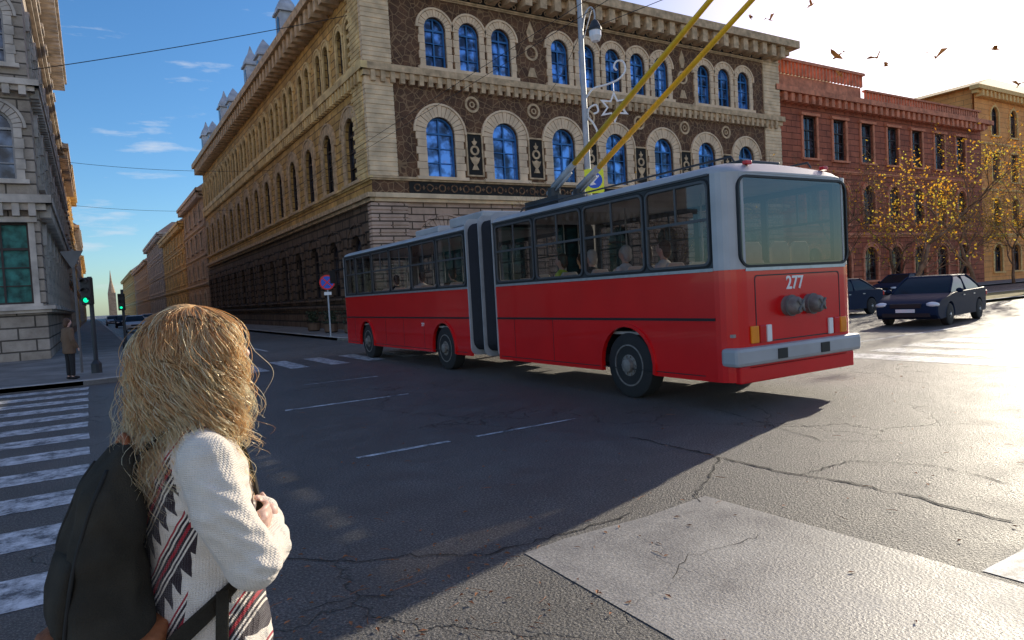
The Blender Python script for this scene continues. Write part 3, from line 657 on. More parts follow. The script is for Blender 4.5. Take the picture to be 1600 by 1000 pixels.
building('orange_building', 'tall orange block rising behind the red palace roof', (60, 56, 0), 26, 16, 27, 5, 'F', 'orgst', 'orgp', 'wbrown', 'gdark', 'orgp', sp=4, roofm='orgp')
building('orange_building', 'far orange block at the right end of the boulevard', (120, 32, 0), 70, 20, 17, 4, 'F', 'orgst', 'orgp', 'wbrown', 'gdark', 'orgp', sp=4.5, roofm='orgp')

# ------------------------------------------------------------------ trees
def treemesh(seed, H=8.5, leaves=500):
    rd = random.Random(seed); mb = MB(); tips = []
    def br(p, d, l, r, lev):
        pts = [p]; rr = [r]; q = p.copy(); dd = d.copy(); n = 4
        for i in range(n):
            dd = (dd+Vector((rd.uniform(-.2,.2), rd.uniform(-.2,.2), rd.uniform(-.05,.16)))).normalized(); q = q+dd*l/n
            pts.append(q.copy()); rr.append(r*(1-.45*(i+1)/n))
        mb.tube(pts, rr, 7 if lev < 2 else 4)
        if lev >= 3: tips.extend(pts[1:])
        if lev < 5:
            for k in range(4 if lev in (2, 3) else 3):
                a = rd.uniform(0, 2*PI); sp = rd.uniform(.4, .85)
                e = dd.orthogonal().normalized(); e.rotate(Quaternion(dd, a)); nd = (dd*cos(sp)+e*sin(sp)).normalized()
                src = pts[-1] if k == 0 else pts[rd.choice([1, 2, 3, 4])]
                br(src, nd, l*rd.uniform(.62, .82), max(.007, r*.5), lev+1)
    br(Vector((0,0,0)), Vector((0,0,1)), H*.32, .125, 0)
    lf = MB()
    for i in range(leaves):
        p = rd.choice(tips)+Vector((rd.gauss(0,.14), rd.gauss(0,.14), rd.gauss(0,.14)-.05)); a = Vector((rd.gauss(0,1), rd.gauss(0,1), rd.gauss(0,1))).normalized(); b_ = a.orthogonal().normalized(); s = rd.uniform(.03, .085)
        lf.face([p-a*s, p+b_*s*.6, p+a*s, p-b_*s*.6])
    return mb, lf
tp = []
for i in range(3):
    a, l = treemesh(20+i, 9, [1300, 120, 600][i]); tp.append((a.build('trunk', MT['bark'], smooth=True).data, l.build('crown', MT['leaf']).data))
for o in [o for o in C.objects if o.name.startswith(('trunk', 'crown'))]: bpy.data.objects.remove(o)
tl = [(31.5, 17, 2, 1.0, 0, 'nearest street tree with yellow leaves on the strip behind the dark sedan'), (37.5, 16.8, 0, 1.0, 1, 'second tree with yellow leaves along the planted strip'), (45, 17, 0, 1.0, 2, 'third tree with yellow leaves along the planted strip'), (54, 17, 2, 1, 3, 'fourth tree with yellow leaves along the planted strip'), (64, 17, 0, 1, 4, 'fifth and farthest tree on the planted strip'),
      (19, 26, 1, .8, 5, 'small bare tree before the brown palace, just right of the lamp post'), (26, 26.2, 1, .85, 1, 'bare tree before the brown palace above the rear half of the bus'), (33, 26, 1, .95, 2, 'bare tree at the right end of the brown palace'), (40, 26.1, 1, 1.1, 0, 'bare tree before the left part of the red palace'), (47, 26, 2, 1.1, 3, 'tree with sparse yellow leaves before the middle of the red palace'), (55, 26, 0, 1.0, 4, 'leafy yellow tree before the red palace, right part'), (64, 26, 0, 1.0, 5, 'tree before the gap between red and orange palaces'), (75, 26, 2, 1, 1, 'farthest tree on the palace pavement')]
for x, y, k, s, a, lb in tl:
    t = thing('street_tree', lb, 'tree', (x, y, .1), a*1.3, 'autumn trees along the boulevard'); t.scale = (s, s, s)
    for nm, me in (('trunk', tp[k][0]), ('crown', tp[k][1])):
        c = bpy.data.objects.new(nm, me); C.objects.link(c); c.parent = t

# ------------------------------------------------------------------ wheels
def wheel(parent, x, y, r, wd, side, big=False):
    t = MB(); t.lathe([(r*.6, -wd/2), (r*.9, -wd/2), (r*.985, -wd*.42), (r, -wd*.3), (r, wd*.3), (r*.985, wd*.42), (r*.9, wd/2), (r*.6, wd/2)], 36, axis='X')
    o = t.build('wheel', MT['tyre'], parent, smooth=False, loc=(x, y, r)); sharp(o, 40)
    s = side; m = MB()
    if big: m.lathe([(r*.64, s*wd*.4), (r*.64, s*wd*.53), (r*.6, s*wd*.54), (r*.58, s*wd*.4), (r*.42, s*wd*.3), (r*.36, s*wd*.42), (r*.33, s*wd*.5), (r*.22, s*wd*.52), (r*.2, s*wd*.72), (r*.16, s*wd*.76), (.01, s*wd*.77)], 32, axis='X')
    else: m.lathe([(r*.61, s*wd*.35), (r*.61, s*wd*.47), (r*.56, s*wd*.49), (r*.53, s*wd*.3), (r*.34, s*wd*.4), (r*.3, s*wd*.42), (r*.16, s*wd*.46), (r*.13, s*wd*.6), (.01, s*wd*.62)], 28, axis='X')
    for k in range(10 if big else 5):
        a = 2*PI*k/(10 if big else 5)
        m.tube([(s*wd*.2, r*.275*cos(a), r*.275*sin(a)), (s*wd*.58, r*.275*cos(a), r*.275*sin(a))], r*.033, 6)
    sharp(m.build('rim', MT['rim'] if big else MT['silver'], o))
    d = MB()
    for k in range(10 if big else 5):
        a = 2*PI*(k+.5)/(10 if big else 5); d.ell((s*wd*(.36 if big else .4), r*.49*cos(a), r*.49*sin(a)), (.014, r*.06, r*.06), 8, 4)
    d.build('rim_hole', MT['black'], o)
    return o

# ------------------------------------------------------------------ trolleybus
BW = 2.6
bus = thing('trolleybus', 'long red and grey articulated trolleybus numbered 277 crossing the junction', 'trolleybus', (6.72, 5.75, 0))
yz = lambda a, b_, d: (d, a, b_)
def lowpoly(y0, y1, arches, zb=.38, zt=1.80, r=.58, zc=.5):
    pts = [(y0, zt), (y0, zb)]
    for ya in arches:
        a0 = math.asin((zb-zc)/r)
        for k in range(15):
            a = PI-a0-(PI-2*a0)*k/14
            pts.append((ya+r*cos(a), zc+r*sin(a)))
    pts += [(y1, zb), (y1, zt)]; return pts
secs = [(.28, 5.75, [2.0]), (6.9, 15.0, [8.2, 13.25])]
wins = [[(.34, 1.45), (1.54, 2.89), (2.98, 4.29), (4.38, 5.66)], [(7.0, 8.32), (8.41, 9.8), (9.89, 11.18), (11.27, 12.52), (12.61, 13.87), (13.98, 14.8)]]
for (y0, y1, ar), wl in zip(secs, wins):
    for x0, x1, sg in ((0, .05, -1), (BW-.05, BW, 1)):
        MB().prism(lowpoly(y0, y1, ar), yz, x0, x1).build('side_panel', MT['red'], bus)
        for ya in ar:
            m = MB(); a0 = R(-10)
            po = [(ya+.62*cos(PI-a0-(PI-2*a0)*k/14), .5+.62*sin(PI-a0-(PI-2*a0)*k/14)) for k in range(15)]; pi_ = [(ya+.57*cos(PI-a0-(PI-2*a0)*k/14), .5+.57*sin(PI-a0-(PI-2*a0)*k/14)) for k in range(15)]
            m.prism(po+pi_[::-1], yz, (x0-.03 if sg < 0 else x1+.03), (x0+.02 if sg < 0 else x1-.02))
            m.build('wheel_arch', MT['red'], bus)
        xo = x0-.012 if sg < 0 else x1; xi = x0+.0 if sg < 0 else x1+.012
        MB().box(min(xo, xi), max(xo, xi), y0, y1, 1.165, 1.2).build('rub_strip', MT['black'], bus)
        m = MB(); m.box(min(xo, xi)-.004, max(xo, xi)+.004, y0, y1, 1.795, 1.835); m.build('waist_trim', MT['silver'], bus)
        m = MB()
        m.box(min(xo, xi)+(.009 if sg < 0 else 0), max(xo, xi)-(0 if sg < 0 else .009), y0+.2, y1-.1, .44, .452)
        yy = y0+1.1
        while yy < y1-.3:
            if min(abs(yy-q) for q in ar) > .7: m.box(x0-.003 if sg < 0 else x1, x0 if sg < 0 else x1+.003, yy, yy+.008, .455, 1.16)
            yy += 1.25
        m.build('panel_seam', MT['black'], bus)
        m = MB(); m.box(x0+.005, x1-.005, y0, y1, 1.803, 1.9); m.box(x0+.005, x1-.005, y0, y1, 2.92, 3.02)
        ed = [y0]+[v for w_ in wl for v in w_]+[y1]
        for a, b_ in zip(ed[::2], ed[1::2]):
            if b_-a > .01: m.box(x0+.005, x1-.005, a, b_, 1.9, 2.92)
        m.build('window_pillar', MT['darkmetal'], bus)
        for a, b_ in wl:
            m = MB(); m.ring(rrect(a-.02, b_+.02, 1.87, 2.96, .1), rrect(a+.01, b_-.01, 1.9, 2.93, .08), yz, x0-.012 if sg < 0 else x1-.03, x0+.03 if sg < 0 else x1+.012)
            zd = 2.46
            m.box(x0-.008 if sg < 0 else x1-.02, x0+.02 if sg < 0 else x1+.008, a+.01, b_-.01, zd-.018, zd+.018)
            m.box(x0-.006 if sg < 0 else x1-.02, x0+.02 if sg < 0 else x1+.006, (a+b_)/2-.014, (a+b_)/2+.014, zd+.018, 2.93)
            fr = m.build('window', MT['frame'], bus)
            g_ = MB(); xg = x0+.012 if sg < 0 else x1-.012; g_.face([(xg, p, q) for p, q in rrect(a+.0, b_-.0, 1.89, 2.94, .07)]); g_.build('pane', MT['busglass'], fr)
            g_ = MB(); g_.ring(rrect(a-.04, b_+.04, 1.85, 2.98, .11), rrect(a-.021, b_+.021, 1.87, 2.962, .1), yz, x0-.008 if sg < 0 else x1-.02, x0+.02 if sg < 0 else x1+.008); g_.build('rubber_seal', MT['black'], fr)
RZ = 3.01
def roofsec(y0, y1, r0, r1):
    prof = [(0, 0), (.0, .03), (.04, .08), (.14, .13), (.35, .17), (.8, .2), (1.3, .21)]; prof += [(BW-x, z_) for x, z_ in prof[:-1][::-1]]
    rings = []
    st = ([(0, .0, .3), (.05, .3, .22), (.16, .7, .1), (.35, 1, 0)] if r0 else [(0, 1, 0)])
    en = ([(.35, 1, 0), (.12, .7, .1), (0, .0, .3)] if r1 else [(0, 1, 0)])
    for o_, zf, ins in st: rings.append([(1.3+(x-1.3)*(1-ins/1.3), y0+o_, RZ+z_*max(zf, .12)) for x, z_ in prof])
    for o_, zf, ins in en: rings.append([(1.3+(x-1.3)*(1-ins/1.3), y1-o_, RZ+z_*max(zf, .12)) for x, z_ in prof])
    mb = MB().loft(rings); return sharp(mb.build('roof', MT['buswhite'], bus), 50)
roofsec(0, 5.75, True, False); roofsec(6.9, 15.25, False, True)
for x in (-.02, BW-.02):
    for a, b_ in ((.3, 5.75), (6.9, 15.0)):
        m = MB(); m.box(x, x+.04, a, b_, 3.005, 3.03); m.build('rain_gutter', MT['frame'], bus)
rc = .28
def corner(z0, z1, mat, name, front=False):
    for sx in (0, 1):
        m = MB(); n = 6
        for k in range(n):
            q = []
            for kk in (k, k+1):
                a = R(180+90*kk/n); x, y = rc+rc*cos(a), rc+rc*sin(a); xi, yi = rc+(rc-.05)*cos(a), rc+(rc-.05)*sin(a)
                if sx: x, xi = BW-x, BW-xi
                if front: y, yi = 15.25-y+.03, 15.25-yi+.03
                q.append(((x, y), (xi, yi)))
            (o0, i0), (o1, i1) = q
            m.loft([[(o0[0], o0[1], zz), (o1[0], o1[1], zz), (i1[0], i1[1], zz), (i0[0], i0[1], zz)] for zz in (z0, z1)])
        bm_o = m.build(name, MT[mat], bus)
        bm = bmesh.new(); bm.from_mesh(bm_o.data); bmesh.ops.remove_doubles(bm, verts=bm.verts, dist=.0005); bm.to_mesh(bm_o.data); bm.free(); sharp(bm_o, 30)
corner(.38, 1.8, 'red', 'corner_panel'); corner(1.803, 3.02, 'buswhite', 'corner_pillar')
corner(.38, 1.8, 'red', 'corner_panel', True); corner(1.803, 3.02, 'buswhite', 'corner_pillar', True)
xz = lambda a, b_, d: (a, d, b_)
MB().box(rc, BW-rc, 0, .05, .55, 1.8).build('rear_panel', MT['red'], bus)
m = MB(); m.ring(rrect(rc-.06, BW-rc+.06, 1.803, 3.018, .02, 1), rrect(rc-.02, BW-rc+.02, 1.87, 2.93, .02, 1), xz, .006, .05); m.build('rear_window_surround', MT['buswhite'], bus)
m = MB(); m.ring(rrect(.17, BW-.17, 1.82, 2.98, .16, 5), rrect(.2, BW-.2, 1.85, 2.95, .13, 5), xz, -.015, .03); wf = m.build('rear_window', MT['black'], bus)
m = MB(); m.face([(a, .005, b_) for a, b_ in rrect(.19, BW-.19, 1.84, 2.96, .14, 5)]); m.build('pane', MT['rearglass'], wf)
m = MB(); m.box(rc-.02, BW-rc+.02, -.012, -.001, 1.775, 1.815); m.build('waist_trim', MT['silver'], bus)
m = MB(); m.ring(rrect(.42, 2.2, .86, 1.72, .05), rrect(.435, 2.185, .875, 1.705, .045), xz, -.004, 0); m.build('hatch_seam', MT['black'], bus)
m = MB(); m.box(-.01, BW+.01, -.06, .22, .58, .82); m.build('bumper', MT['buswhite'], bus, bevel=.05)
for xx in (.75, 1.65):
    m = MB(); m.box(xx, xx+.18, -.075, -.058, .63, .76); m.build('bumper_pad', MT['black'], bus)
m = MB(); m.box(.1, BW-.1, .0, .1, .36, .58); m.build('lower_panel', MT['red'], bus, bevel=.02)
for x in (1.05, 1.5):
    m = MB(); m.lathe([(.13, 0), (.13, -.05), (.115, -.1), (.115, -.16), (.09, -.2), (.01, -.21)], 20, (x, 0, 1.3), 'Y'); o = sharp(m.build('socket', MT['rim'], bus))
    m = MB(); m.lathe([(.14, -.06), (.14, -.085)], 20, (x, 0, 1.3), 'Y'); m.tube([(x-.06, -.215, 1.23), (x+.06, -.215, 1.37)], .016, 6); m.tube([(x-.06, -.215, 1.37), (x+.06, -.215, 1.23)], .015, 6); m.build('socket_ring', MT['signback'], o)
for x, mt, w_ in ((.3, 'orange', .15), (.46, 'redlens', .13), (.6, 'white', .1), (BW-.44, 'orange', .15), (BW-.58, 'redlens', .13), (BW-.7, 'white', .1)):
    m = MB(); m.box(x, x+w_-.01, -.035, 0, .86, 1.08); m.build('tail_light', MT[mt], bus, bevel=.012)
for x in (.5, 2.1):
    m = MB(); m.box(x, x+.1, .1, .18, 3.14, 3.19); m.build('marker_light', MT['redlens'], bus, bevel=.01)
def text(s_, size, loc, rot, mat, parent, name='number'):
    cu = bpy.data.curves.new(name, 'FONT'); cu.body = s_; cu.size = size; cu.extrude = .003; cu.offset = size*.02; cu.align_x = 'CENTER'
    q = bpy.data.objects.new('tmp', cu); C.objects.link(q); dg = bpy.context.evaluated_depsgraph_get(); me = bpy.data.meshes.new_from_object(q.evaluated_get(dg)); bpy.data.objects.remove(q)
    me.materials.clear(); me.materials.append(MT[mat]); o = bpy.data.objects.new(name, me); C.objects.link(o); o.parent = parent; o.location = loc; o.rotation_euler = rot; return o
text('277', .24, (1.22, -.004, 1.52), (PI/2, 0, 0), 'white', bus)
text('277', .11, (-.004, 9.3, .98), (PI/2, 0, -PI/2), 'white', bus)
MB().box(rc, BW-rc, 15.23, 15.28, .4, 1.8).build('front_panel', MT['red'], bus)
m = MB(); m.ring(rrect(.15, BW-.15, 1.75, 3.0, .16, 5), rrect(.25, BW-.25, 1.85, 2.92, .12, 5), xz, 15.24, 15.3); wf = m.build('windscreen', MT['black'], bus)
m = MB(); m.face([(a, 15.27, b_) for a, b_ in rrect(.2, BW-.2, 1.8, 2.95, .14, 5)]); m.build('pane', MT['busglass'], wf)
for x in (.4, 1.9): m = MB(); m.lathe([(.12, 0), (.1, .04), (.01, .06)], 16, (x+.15, 15.28, .85), 'Y'); m.build('headlight', MT['lampglass'], bus)
m = MB(); m.tube([(-.02, 14.95, 2.7), (-.28, 15.3, 2.65)], .015, 6); m.box(-.36, -.2, 15.27, 15.32, 2.25, 2.65); m.build('mirror', MT['black'], bus)
m = MB(); ny = 13
for k in range(ny):
    y = 5.76+1.13*k/ny; y2 = y+1.13/ny
    rings = []
    for yy, ins in ((y, .08), ((y+y2)/2, 0.0), (y2, .08)):
        rings.append([(a, yy, b_) for a, b_ in rrect(.03+ins, BW-.03-ins, .5+ins, 3.15-ins, .2, 4)])
    m.loft(rings, cap=False)
m.build('bellows', MT['bellows'], bus)
for y, w_, mt in ((5.75, .02, 'buswhite'), (6.3, .016, 'steel'), (6.85, .04, 'buswhite')):
    m = MB()
    m.ring(rrect(-.02, BW+.02, .4, 3.25, .15, 4), rrect(.06, BW-.06, .5, 3.15, .15, 4), xz, y, y+w_)
    m.build('bellows_hoop', MT[mt], bus)
m = MB(); m.box(.1, BW-.1, .2, 5.7, .5, .62); m.box(.5, BW-.5, .4, 5.6, .35, .5); m.box(.1, BW-.1, 6.95, 15.1, .5, .62); m.box(.5, BW-.5, 7, 14.8, .35, .5); m.box(.35, BW-.35, 2.0-.08, 2.0+.08, .42, .58); m.box(.3, BW-.3, 8.12, 8.28, .42, .5)
m.build('chassis', MT['black'], bus)
for a, b_ in ((.06, 5.74), (6.92, 15.1)):
    m = MB(); m.box(.06, BW-.06, a, b_, .95, .99); m.build('cabin_floor', MT['interior'], bus)
for ya in (2.0, 8.2, 13.25):
    for x0, x1 in ((.052, .55), (BW-.55, BW-.052)):
        m = MB(); m.ring([(ya+.66*cos(R(-5+190*k/12)), .5+.66*sin(R(-5+190*k/12))) for k in range(13)], [(ya+.6*cos(R(-5+190*k/12)), .5+.6*sin(R(-5+190*k/12))) for k in range(13)], yz, x0, x1)
        m.build('wheel_housing', MT['black'], bus)
for ya in (2.0, 8.2, 13.25):
    wheel(bus, .17, ya, .49, .28, -1, True); wheel(bus, BW-.17, ya, .49, .28, 1, True)
sm = MB(); sm.box(-.2, .2, -.2, .2, .4, .46); sb = [(-.2, .44), (.2, .44), (.2, .85), (.14, .93), (-.14, .93), (-.2, .85)]
sm.prism(sb, lambda a, b_, d: (a, d, b_), -.24, -.19); sm.tube([(0, 0, 0), (0, 0, .4)], .03, 6)
seat0 = sm.build('seat', MT['seat'], bus, bevel=.02); seat0.location = (.55, .75, 1.25)
rowsy = [1.6, 2.45, 3.3, 4.15, 5.0, 7.6, 8.5, 9.35, 10.2, 11.05, 11.9, 12.75]
for y in [.75]+rowsy:
    for x in ((.55, 1.05, 1.65, 2.1) if y < 1 else (.45, .9, 1.75, 2.2)):
        if (x, y) == (.55, .75): continue
        c = seat0.copy(); C.objects.link(c); c.location = (x, y, 1.25 if y < 1 else 1.04)
for y in (1.5, 3.2, 5.0, 7.5, 9.3, 11.0, 12.8):
    for x in (1.15, 1.5): m = MB(); m.tube([(x, y, .99), (x, y, 3.0)], .014, 6); m.build('handrail', MT['steel'], bus)
m = MB(); m.box(.5, 2.1, 7.0, 8.6, 3.23, 3.45); m.build('roof_box', MT['buswhite'], bus, bevel=.04)
m = MB(); m.box(.6, 2.0, 9.4, 10.8, 3.23, 3.4); m.build('roof_box', MT['buswhite'], bus, bevel=.04)
m = MB(); m.box(.9, 1.7, .5, 1.4, 3.22, 3.3); m.build('roof_hatch', MT['darkmetal'], bus, bevel=.02)
m = MB(); m.box(.55, 2.05, 4.3, 5.4, 3.23, 3.38); m.tube([(.9, 4.9, 3.38), (.9, 4.9, 3.6)], .12, 12); m.tube([(1.5, 4.9, 3.38), (1.5, 4.9, 3.6)], .12, 12)
m.tube([(.5, .3, 3.2), (.5, .35, 3.28), (.5, 5.4, 3.28), (.5, 5.5, 3.2)], .015, 6); m.tube([(2.1, .3, 3.2), (2.1, .35, 3.28), (2.1, 5.4, 3.28), (2.1, 5.5, 3.2)], .015, 6)
m.build('pole_mount', MT['darkmetal'], bus)
ends = []
for bx, tip in ((.9, W(1110, 0, 8.5)), (1.5, W(1175, 0, 8.3))):
    b0 = Vector((bx, 4.9, 3.6)); tt = tip-Vector(bus.location); d = (tt-b0).normalized(); e = b0+d*6.6; ends.append(e+Vector(bus.location))
    m = MB(); m.tube([b0+d*.95, b0+d*3.2, e], [.05, .044, .028], 10); m.build('trolley_pole', MT['yellow'], bus, smooth=True)
    m = MB(); m.tube([b0-d*.25, b0+d*.98], [.058, .055], 10); up = Vector((0,0,-.09)); m.tube([b0+up-d*.1, b0+up+d*.8], .028, 8); m.tube([b0-up-d*.1, b0-up*.6+d*.9], .02, 8)
    m.build('pole_base', MT['steel'], bus, smooth=True)
    m = MB(); m.tube([e, e+Vector((0, -.08, .12))], .02, 8); m.box(e.x-.03, e.x+.03, e.y-.2, e.y+.05, e.z+.1, e.z+.17); m.build('trolley_shoe', MT['darkmetal'], bus)

# ------------------------------------------------------------------ people
def seated(label, loc, rz, cloth, hair, group='passengers seated in the trolleybus'):
    t = thing('person', label, 'person', loc, rz, group)
    if 'sb' not in KIDS:
        m = MB(); m.ell((0, .02, 1.12), (.075, .095, .12)); m.ell((0, .115, 1.1), (.014, .02, .02), 8, 6); m.limb([((0,0,.92), .055), ((0,.01,1.03), .05)])
        for s in (-1, 1):
            m.ell((s*.076, .01, 1.11), (.012, .022, .03), 8, 6); m.limb([((s*.09, 0, .47), .085), ((s*.1, .42, .5), .06), ((s*.1, .42, .08), .045)]); m.ell((s*.1, .48, .05), (.045, .12, .04))
            m.limb([((s*.17, 0, .87), .05), ((s*.2, .05, .62), .042), ((s*.1, .28, .56), .03)]); m.ell((s*.09, .34, .555), (.03, .06, .02), 8, 6)
        m.ell((0, 0, .7), (.15, .1, .25)); KIDS['sb'] = fuse(m, 'body', MT['skin'], .016).data
        m = MB(); m.ell((0, 0, .5), (.17, .13, .12)); m.ell((0, 0, .78), (.19, .125, .2)); m.ell((0, 0, .62), (.165, .125, .2))
        for s in (-1, 1): m.limb([((s*.16, 0, .86), .066), ((s*.21, .05, .62), .058), ((s*.11, .25, .565), .045)])
        KIDS['sc'] = fuse(m, 'coat', MT['coatblack'], .018).data
        m = MB(); m.ell((0, -.015, 1.155), (.087, .1, .105)); m.ell((0, -.05, 1.08), (.08, .06, .1)); KIDS['sh'] = fuse(m, 'hair', MT['hairdark'], .014, post=lambda c: c+Vector(mnoise.noise_vector(c*40))*.006).data
        m = MB()
        for s in (-1, 1): m.limb([((s*.09, 0, .48), .098), ((s*.1, .42, .505), .072), ((s*.1, .42, .12), .058)])
        KIDS['st'] = fuse(m, 'trousers', MT['jeans'], .018).data
        for o in [o for o in C.objects if o.type == 'MESH' and o.data in (KIDS['sb'], KIDS['sc'], KIDS['sh'], KIDS['st'])]: bpy.data.objects.remove(o)
    for nm, k, mt in (('body', 'sb', None), ('coat', 'sc', cloth), ('hair', 'sh', hair), ('trousers', 'st', None)):
        o = bpy.data.objects.new(nm, KIDS[k]); C.objects.link(o); o.parent = t
        if mt:
            o.material_slots[0].link = 'OBJECT'; o.material_slots[0].material = MT[mt]
bx, by = 6.72, 5.75
for x, y, rz_, cl_, hr, lb in [(.45, 1.6, .3, 'coatgrey', 'hairdark', 'passenger in pale grey at the window above the rear wheel'), (1.75, 1.6, -.4, 'coatgrey', 'hairdark', 'passenger in pale clothing across the aisle above the rear wheel'), (.9, 2.45, -.2, 'coatbrown', 'hairdark', 'passenger in brown on the aisle seat behind the second window'), (.45, 2.45, .2, 'coatgrey', 'hairgrey', 'pale coated grey haired passenger at the second window from the rear'), (.45, 3.3, 0, 'coatblack', 'hairgrey', 'passenger in black with grey hair at the third window from the rear'), (.45, 4.15, .5, 'coathiviz', 'hairdark', 'passenger in a yellow vest just behind the bellows'), (.9, 4.15, 0, 'coatblack', 'hairdark', 'passenger in black seated beside the yellow vest'),
                         (.45, 7.6, .2, 'coatblack', 'hairgrey', 'dark coated grey haired passenger first ahead of the bellows'), (.45, 8.5, 0, 'coatbrown', 'hairdark', 'brown coated passenger ahead of the bellows'), (.45, 10.2, 0, 'coatgrey', 'hairdark', 'grey coated passenger in the middle of the front section'), (.45, 11.9, 0, 'coatblack', 'hairdark', 'dark coated passenger near the front wheel')]:
    seated(lb, (bx+x, by+y, .99+.07), rz_, cl_, hr)

def standing(label, loc, rz, coat, hair, H=1.6, group=None):
    t = thing('person', label, 'person', loc, rz, group); s_ = H/1.7; t.scale = (s_, s_, s_)
    m = MB(); m.ell((0, .02, 1.585), (.075, .095, .115)); m.ell((0, .115, 1.57), (.014, .02, .02), 8, 6); m.limb([((0,-.01,1.4), .055), ((0,.0,1.5), .05)]); m.ell((0, 0, 1.2), (.15, .1, .25)); m.ell((0,0,.95), (.15, .11, .12))
    for s in (-1, 1):
        m.limb([((s*.09, 0, .92), .085), ((s*.1, .01, .5), .055), ((s*.1, -.01, .1), .04)]); m.ell((s*.1, .06, .04), (.04, .12, .038))
        m.limb([((s*.17, 0, 1.38), .045), ((s*.22, -.02, 1.1), .038), ((s*.2, .12, .88), .028)]); m.ell((s*.2, .15, .82), (.02, .03, .055), 8, 6)
    fuse(m, 'body', MT['skin'], .018, t)
    m = MB(); m.ell((0, 0, 1.22), (.2, .14, .26)); m.loft([[(rx*cos(2*PI*k/14), ry*sin(2*PI*k/14), zz) for k in range(14)] for zz, rx, ry in ((.72, .21, .15), (.95, .2, .145), (1.2, .18, .13), (1.42, .1, .08))])
    for s in (-1, 1): m.limb([((s*.17, 0, 1.38), .068), ((s*.235, -.02, 1.1), .06), ((s*.21, .1, .9), .048)])
    fuse(m, 'coat', MT[coat], .018, t)
    m = MB()
    for s in (-1, 1): m.limb([((s*.085, 0, .9), .098), ((s*.1, .01, .5), .07), ((s*.1, 0, .14), .06)])
    fuse(m, 'trousers', MT['coatblack'], .018, t)
    for s in (-1, 1): m = MB(); m.ell((s*.1, .05, .045), (.05, .14, .048)); fuse(m, 'shoe', MT['coatblack'], .015, t)
    m = MB(); m.ell((0, -.01, 1.62), (.088, .1, .1)); m.ell((0, -.05, 1.54), (.08, .06, .1)); fuse(m, 'hair', MT[hair], .014, t)
standing('person in brown coat and black trousers standing by the kerb near the zebra crossing', (-.55, 20.2, .12), R(-60), 'coatbrown', 'hairdark', 1.52)

# ------------------------------------------------------------------ foreground woman
WX, WY, WR = .19, 1.85, R(-81.5)
wm = thing('person', 'blonde person in cream patterned knit cardigan seen from behind with arms crossed', 'person', (WX, WY, 0), WR)
m = MB()
m.ell((0, .03, 1.575), (.073, .092, .112), 16, 12); m.ell((0, .075, 1.515), (.05, .045, .05)); m.tube([(0, .118, 1.60), (0, .142, 1.555)], [.008, .015], 8); m.ell((0, .138, 1.556), (.017, .014, .012), 8, 6)
m.ell((0, .118, 1.522), (.024, .01, .006), 8, 6); m.ell((0, .117, 1.512), (.021, .011, .007), 8, 6)
for s in (-1, 1): m.ell((s*.074, .02, 1.565), (.01, .02, .032), 8, 6); m.ell((s*.032, .108, 1.585), (.013, .008, .008), 8, 6)
m.limb([((0,-.02,1.36), .06), ((0,0,1.49), .052)])
m.ell((0, 0, 1.2), (.135, .09, .24)); m.ell((0, -.01, .95), (.16, .115, .14))
RS, RE, RW_ = (.152, -.015, 1.335), (.206, .055, 1.09), (-.02, .18, 1.115)
LS, LE, LW = (-.152, -.015, 1.335), (-.2, .09, 1.1), (.035, .16, 1.145)
m.limb([(RS, .045), (RE, .036), (RW_, .026)]); m.limb([(LS, .045), (LE, .036), (LW, .025)])
m.ell((.08, .136, 1.158), (.036, .014, .028))
for k, (dz, ln) in enumerate(((.029, .046), (.011, .053), (-.007, .051), (-.023, .04))):
    a = Vector((.1, .132, 1.16+dz)); b1 = a+Vector((ln*.7, -.008, .003)); b2 = b1+Vector((ln*.45, -.016, -.002)); b3 = b2+Vector((.007, -.016, -.002)); m.limb([(a, .0082), (b1, .0076), (b2, .0072), (b3, .006)])
m.limb([((.055, .133, 1.178), .0105), ((.082, .122, 1.2), .0092), ((.102, .11, 1.208), .008)])
m.ell((-.055, .185, 1.12), (.036, .017, .029))
for k in range(4): a = Vector((-.085, .188, 1.145-.018*k)); m.limb([(a, .009), (a+Vector((-.031, -.006, 0)), .0085), (a+Vector((-.046, -.026, 0)), .007)])
m.limb([((-.035, .183, 1.14), .0105), ((-.055, .178, 1.168), .0088)])
for s in (-1, 1): m.limb([((s*.09, 0, .88), .085), ((s*.09, .01, .48), .055), ((s*.09, -.01, .1), .038)]); m.ell((s*.09, .06, .04), (.038, .11, .035))
fuse(m, 'body', MT['skin'], .0052, wm, 2)
m = MB()
for s in (-1, 1): m.limb([((s*.085, 0, .86), .1), ((s*.09, .01, .48), .066), ((s*.09, -.01, .1), .052)])
m.ell((0, 0, .9), (.172, .125, .1)); fuse(m, 'trousers', MT['jeans'], .015, wm)
for s in (-1, 1): m = MB(); m.ell((s*.09, .055, .045), (.048, .135, .048)); m.limb([((s*.09, -.01, .08), .052), ((s*.09, -.01, .14), .054)]); fuse(m, 'shoe', MT['shoe'], .012, wm)
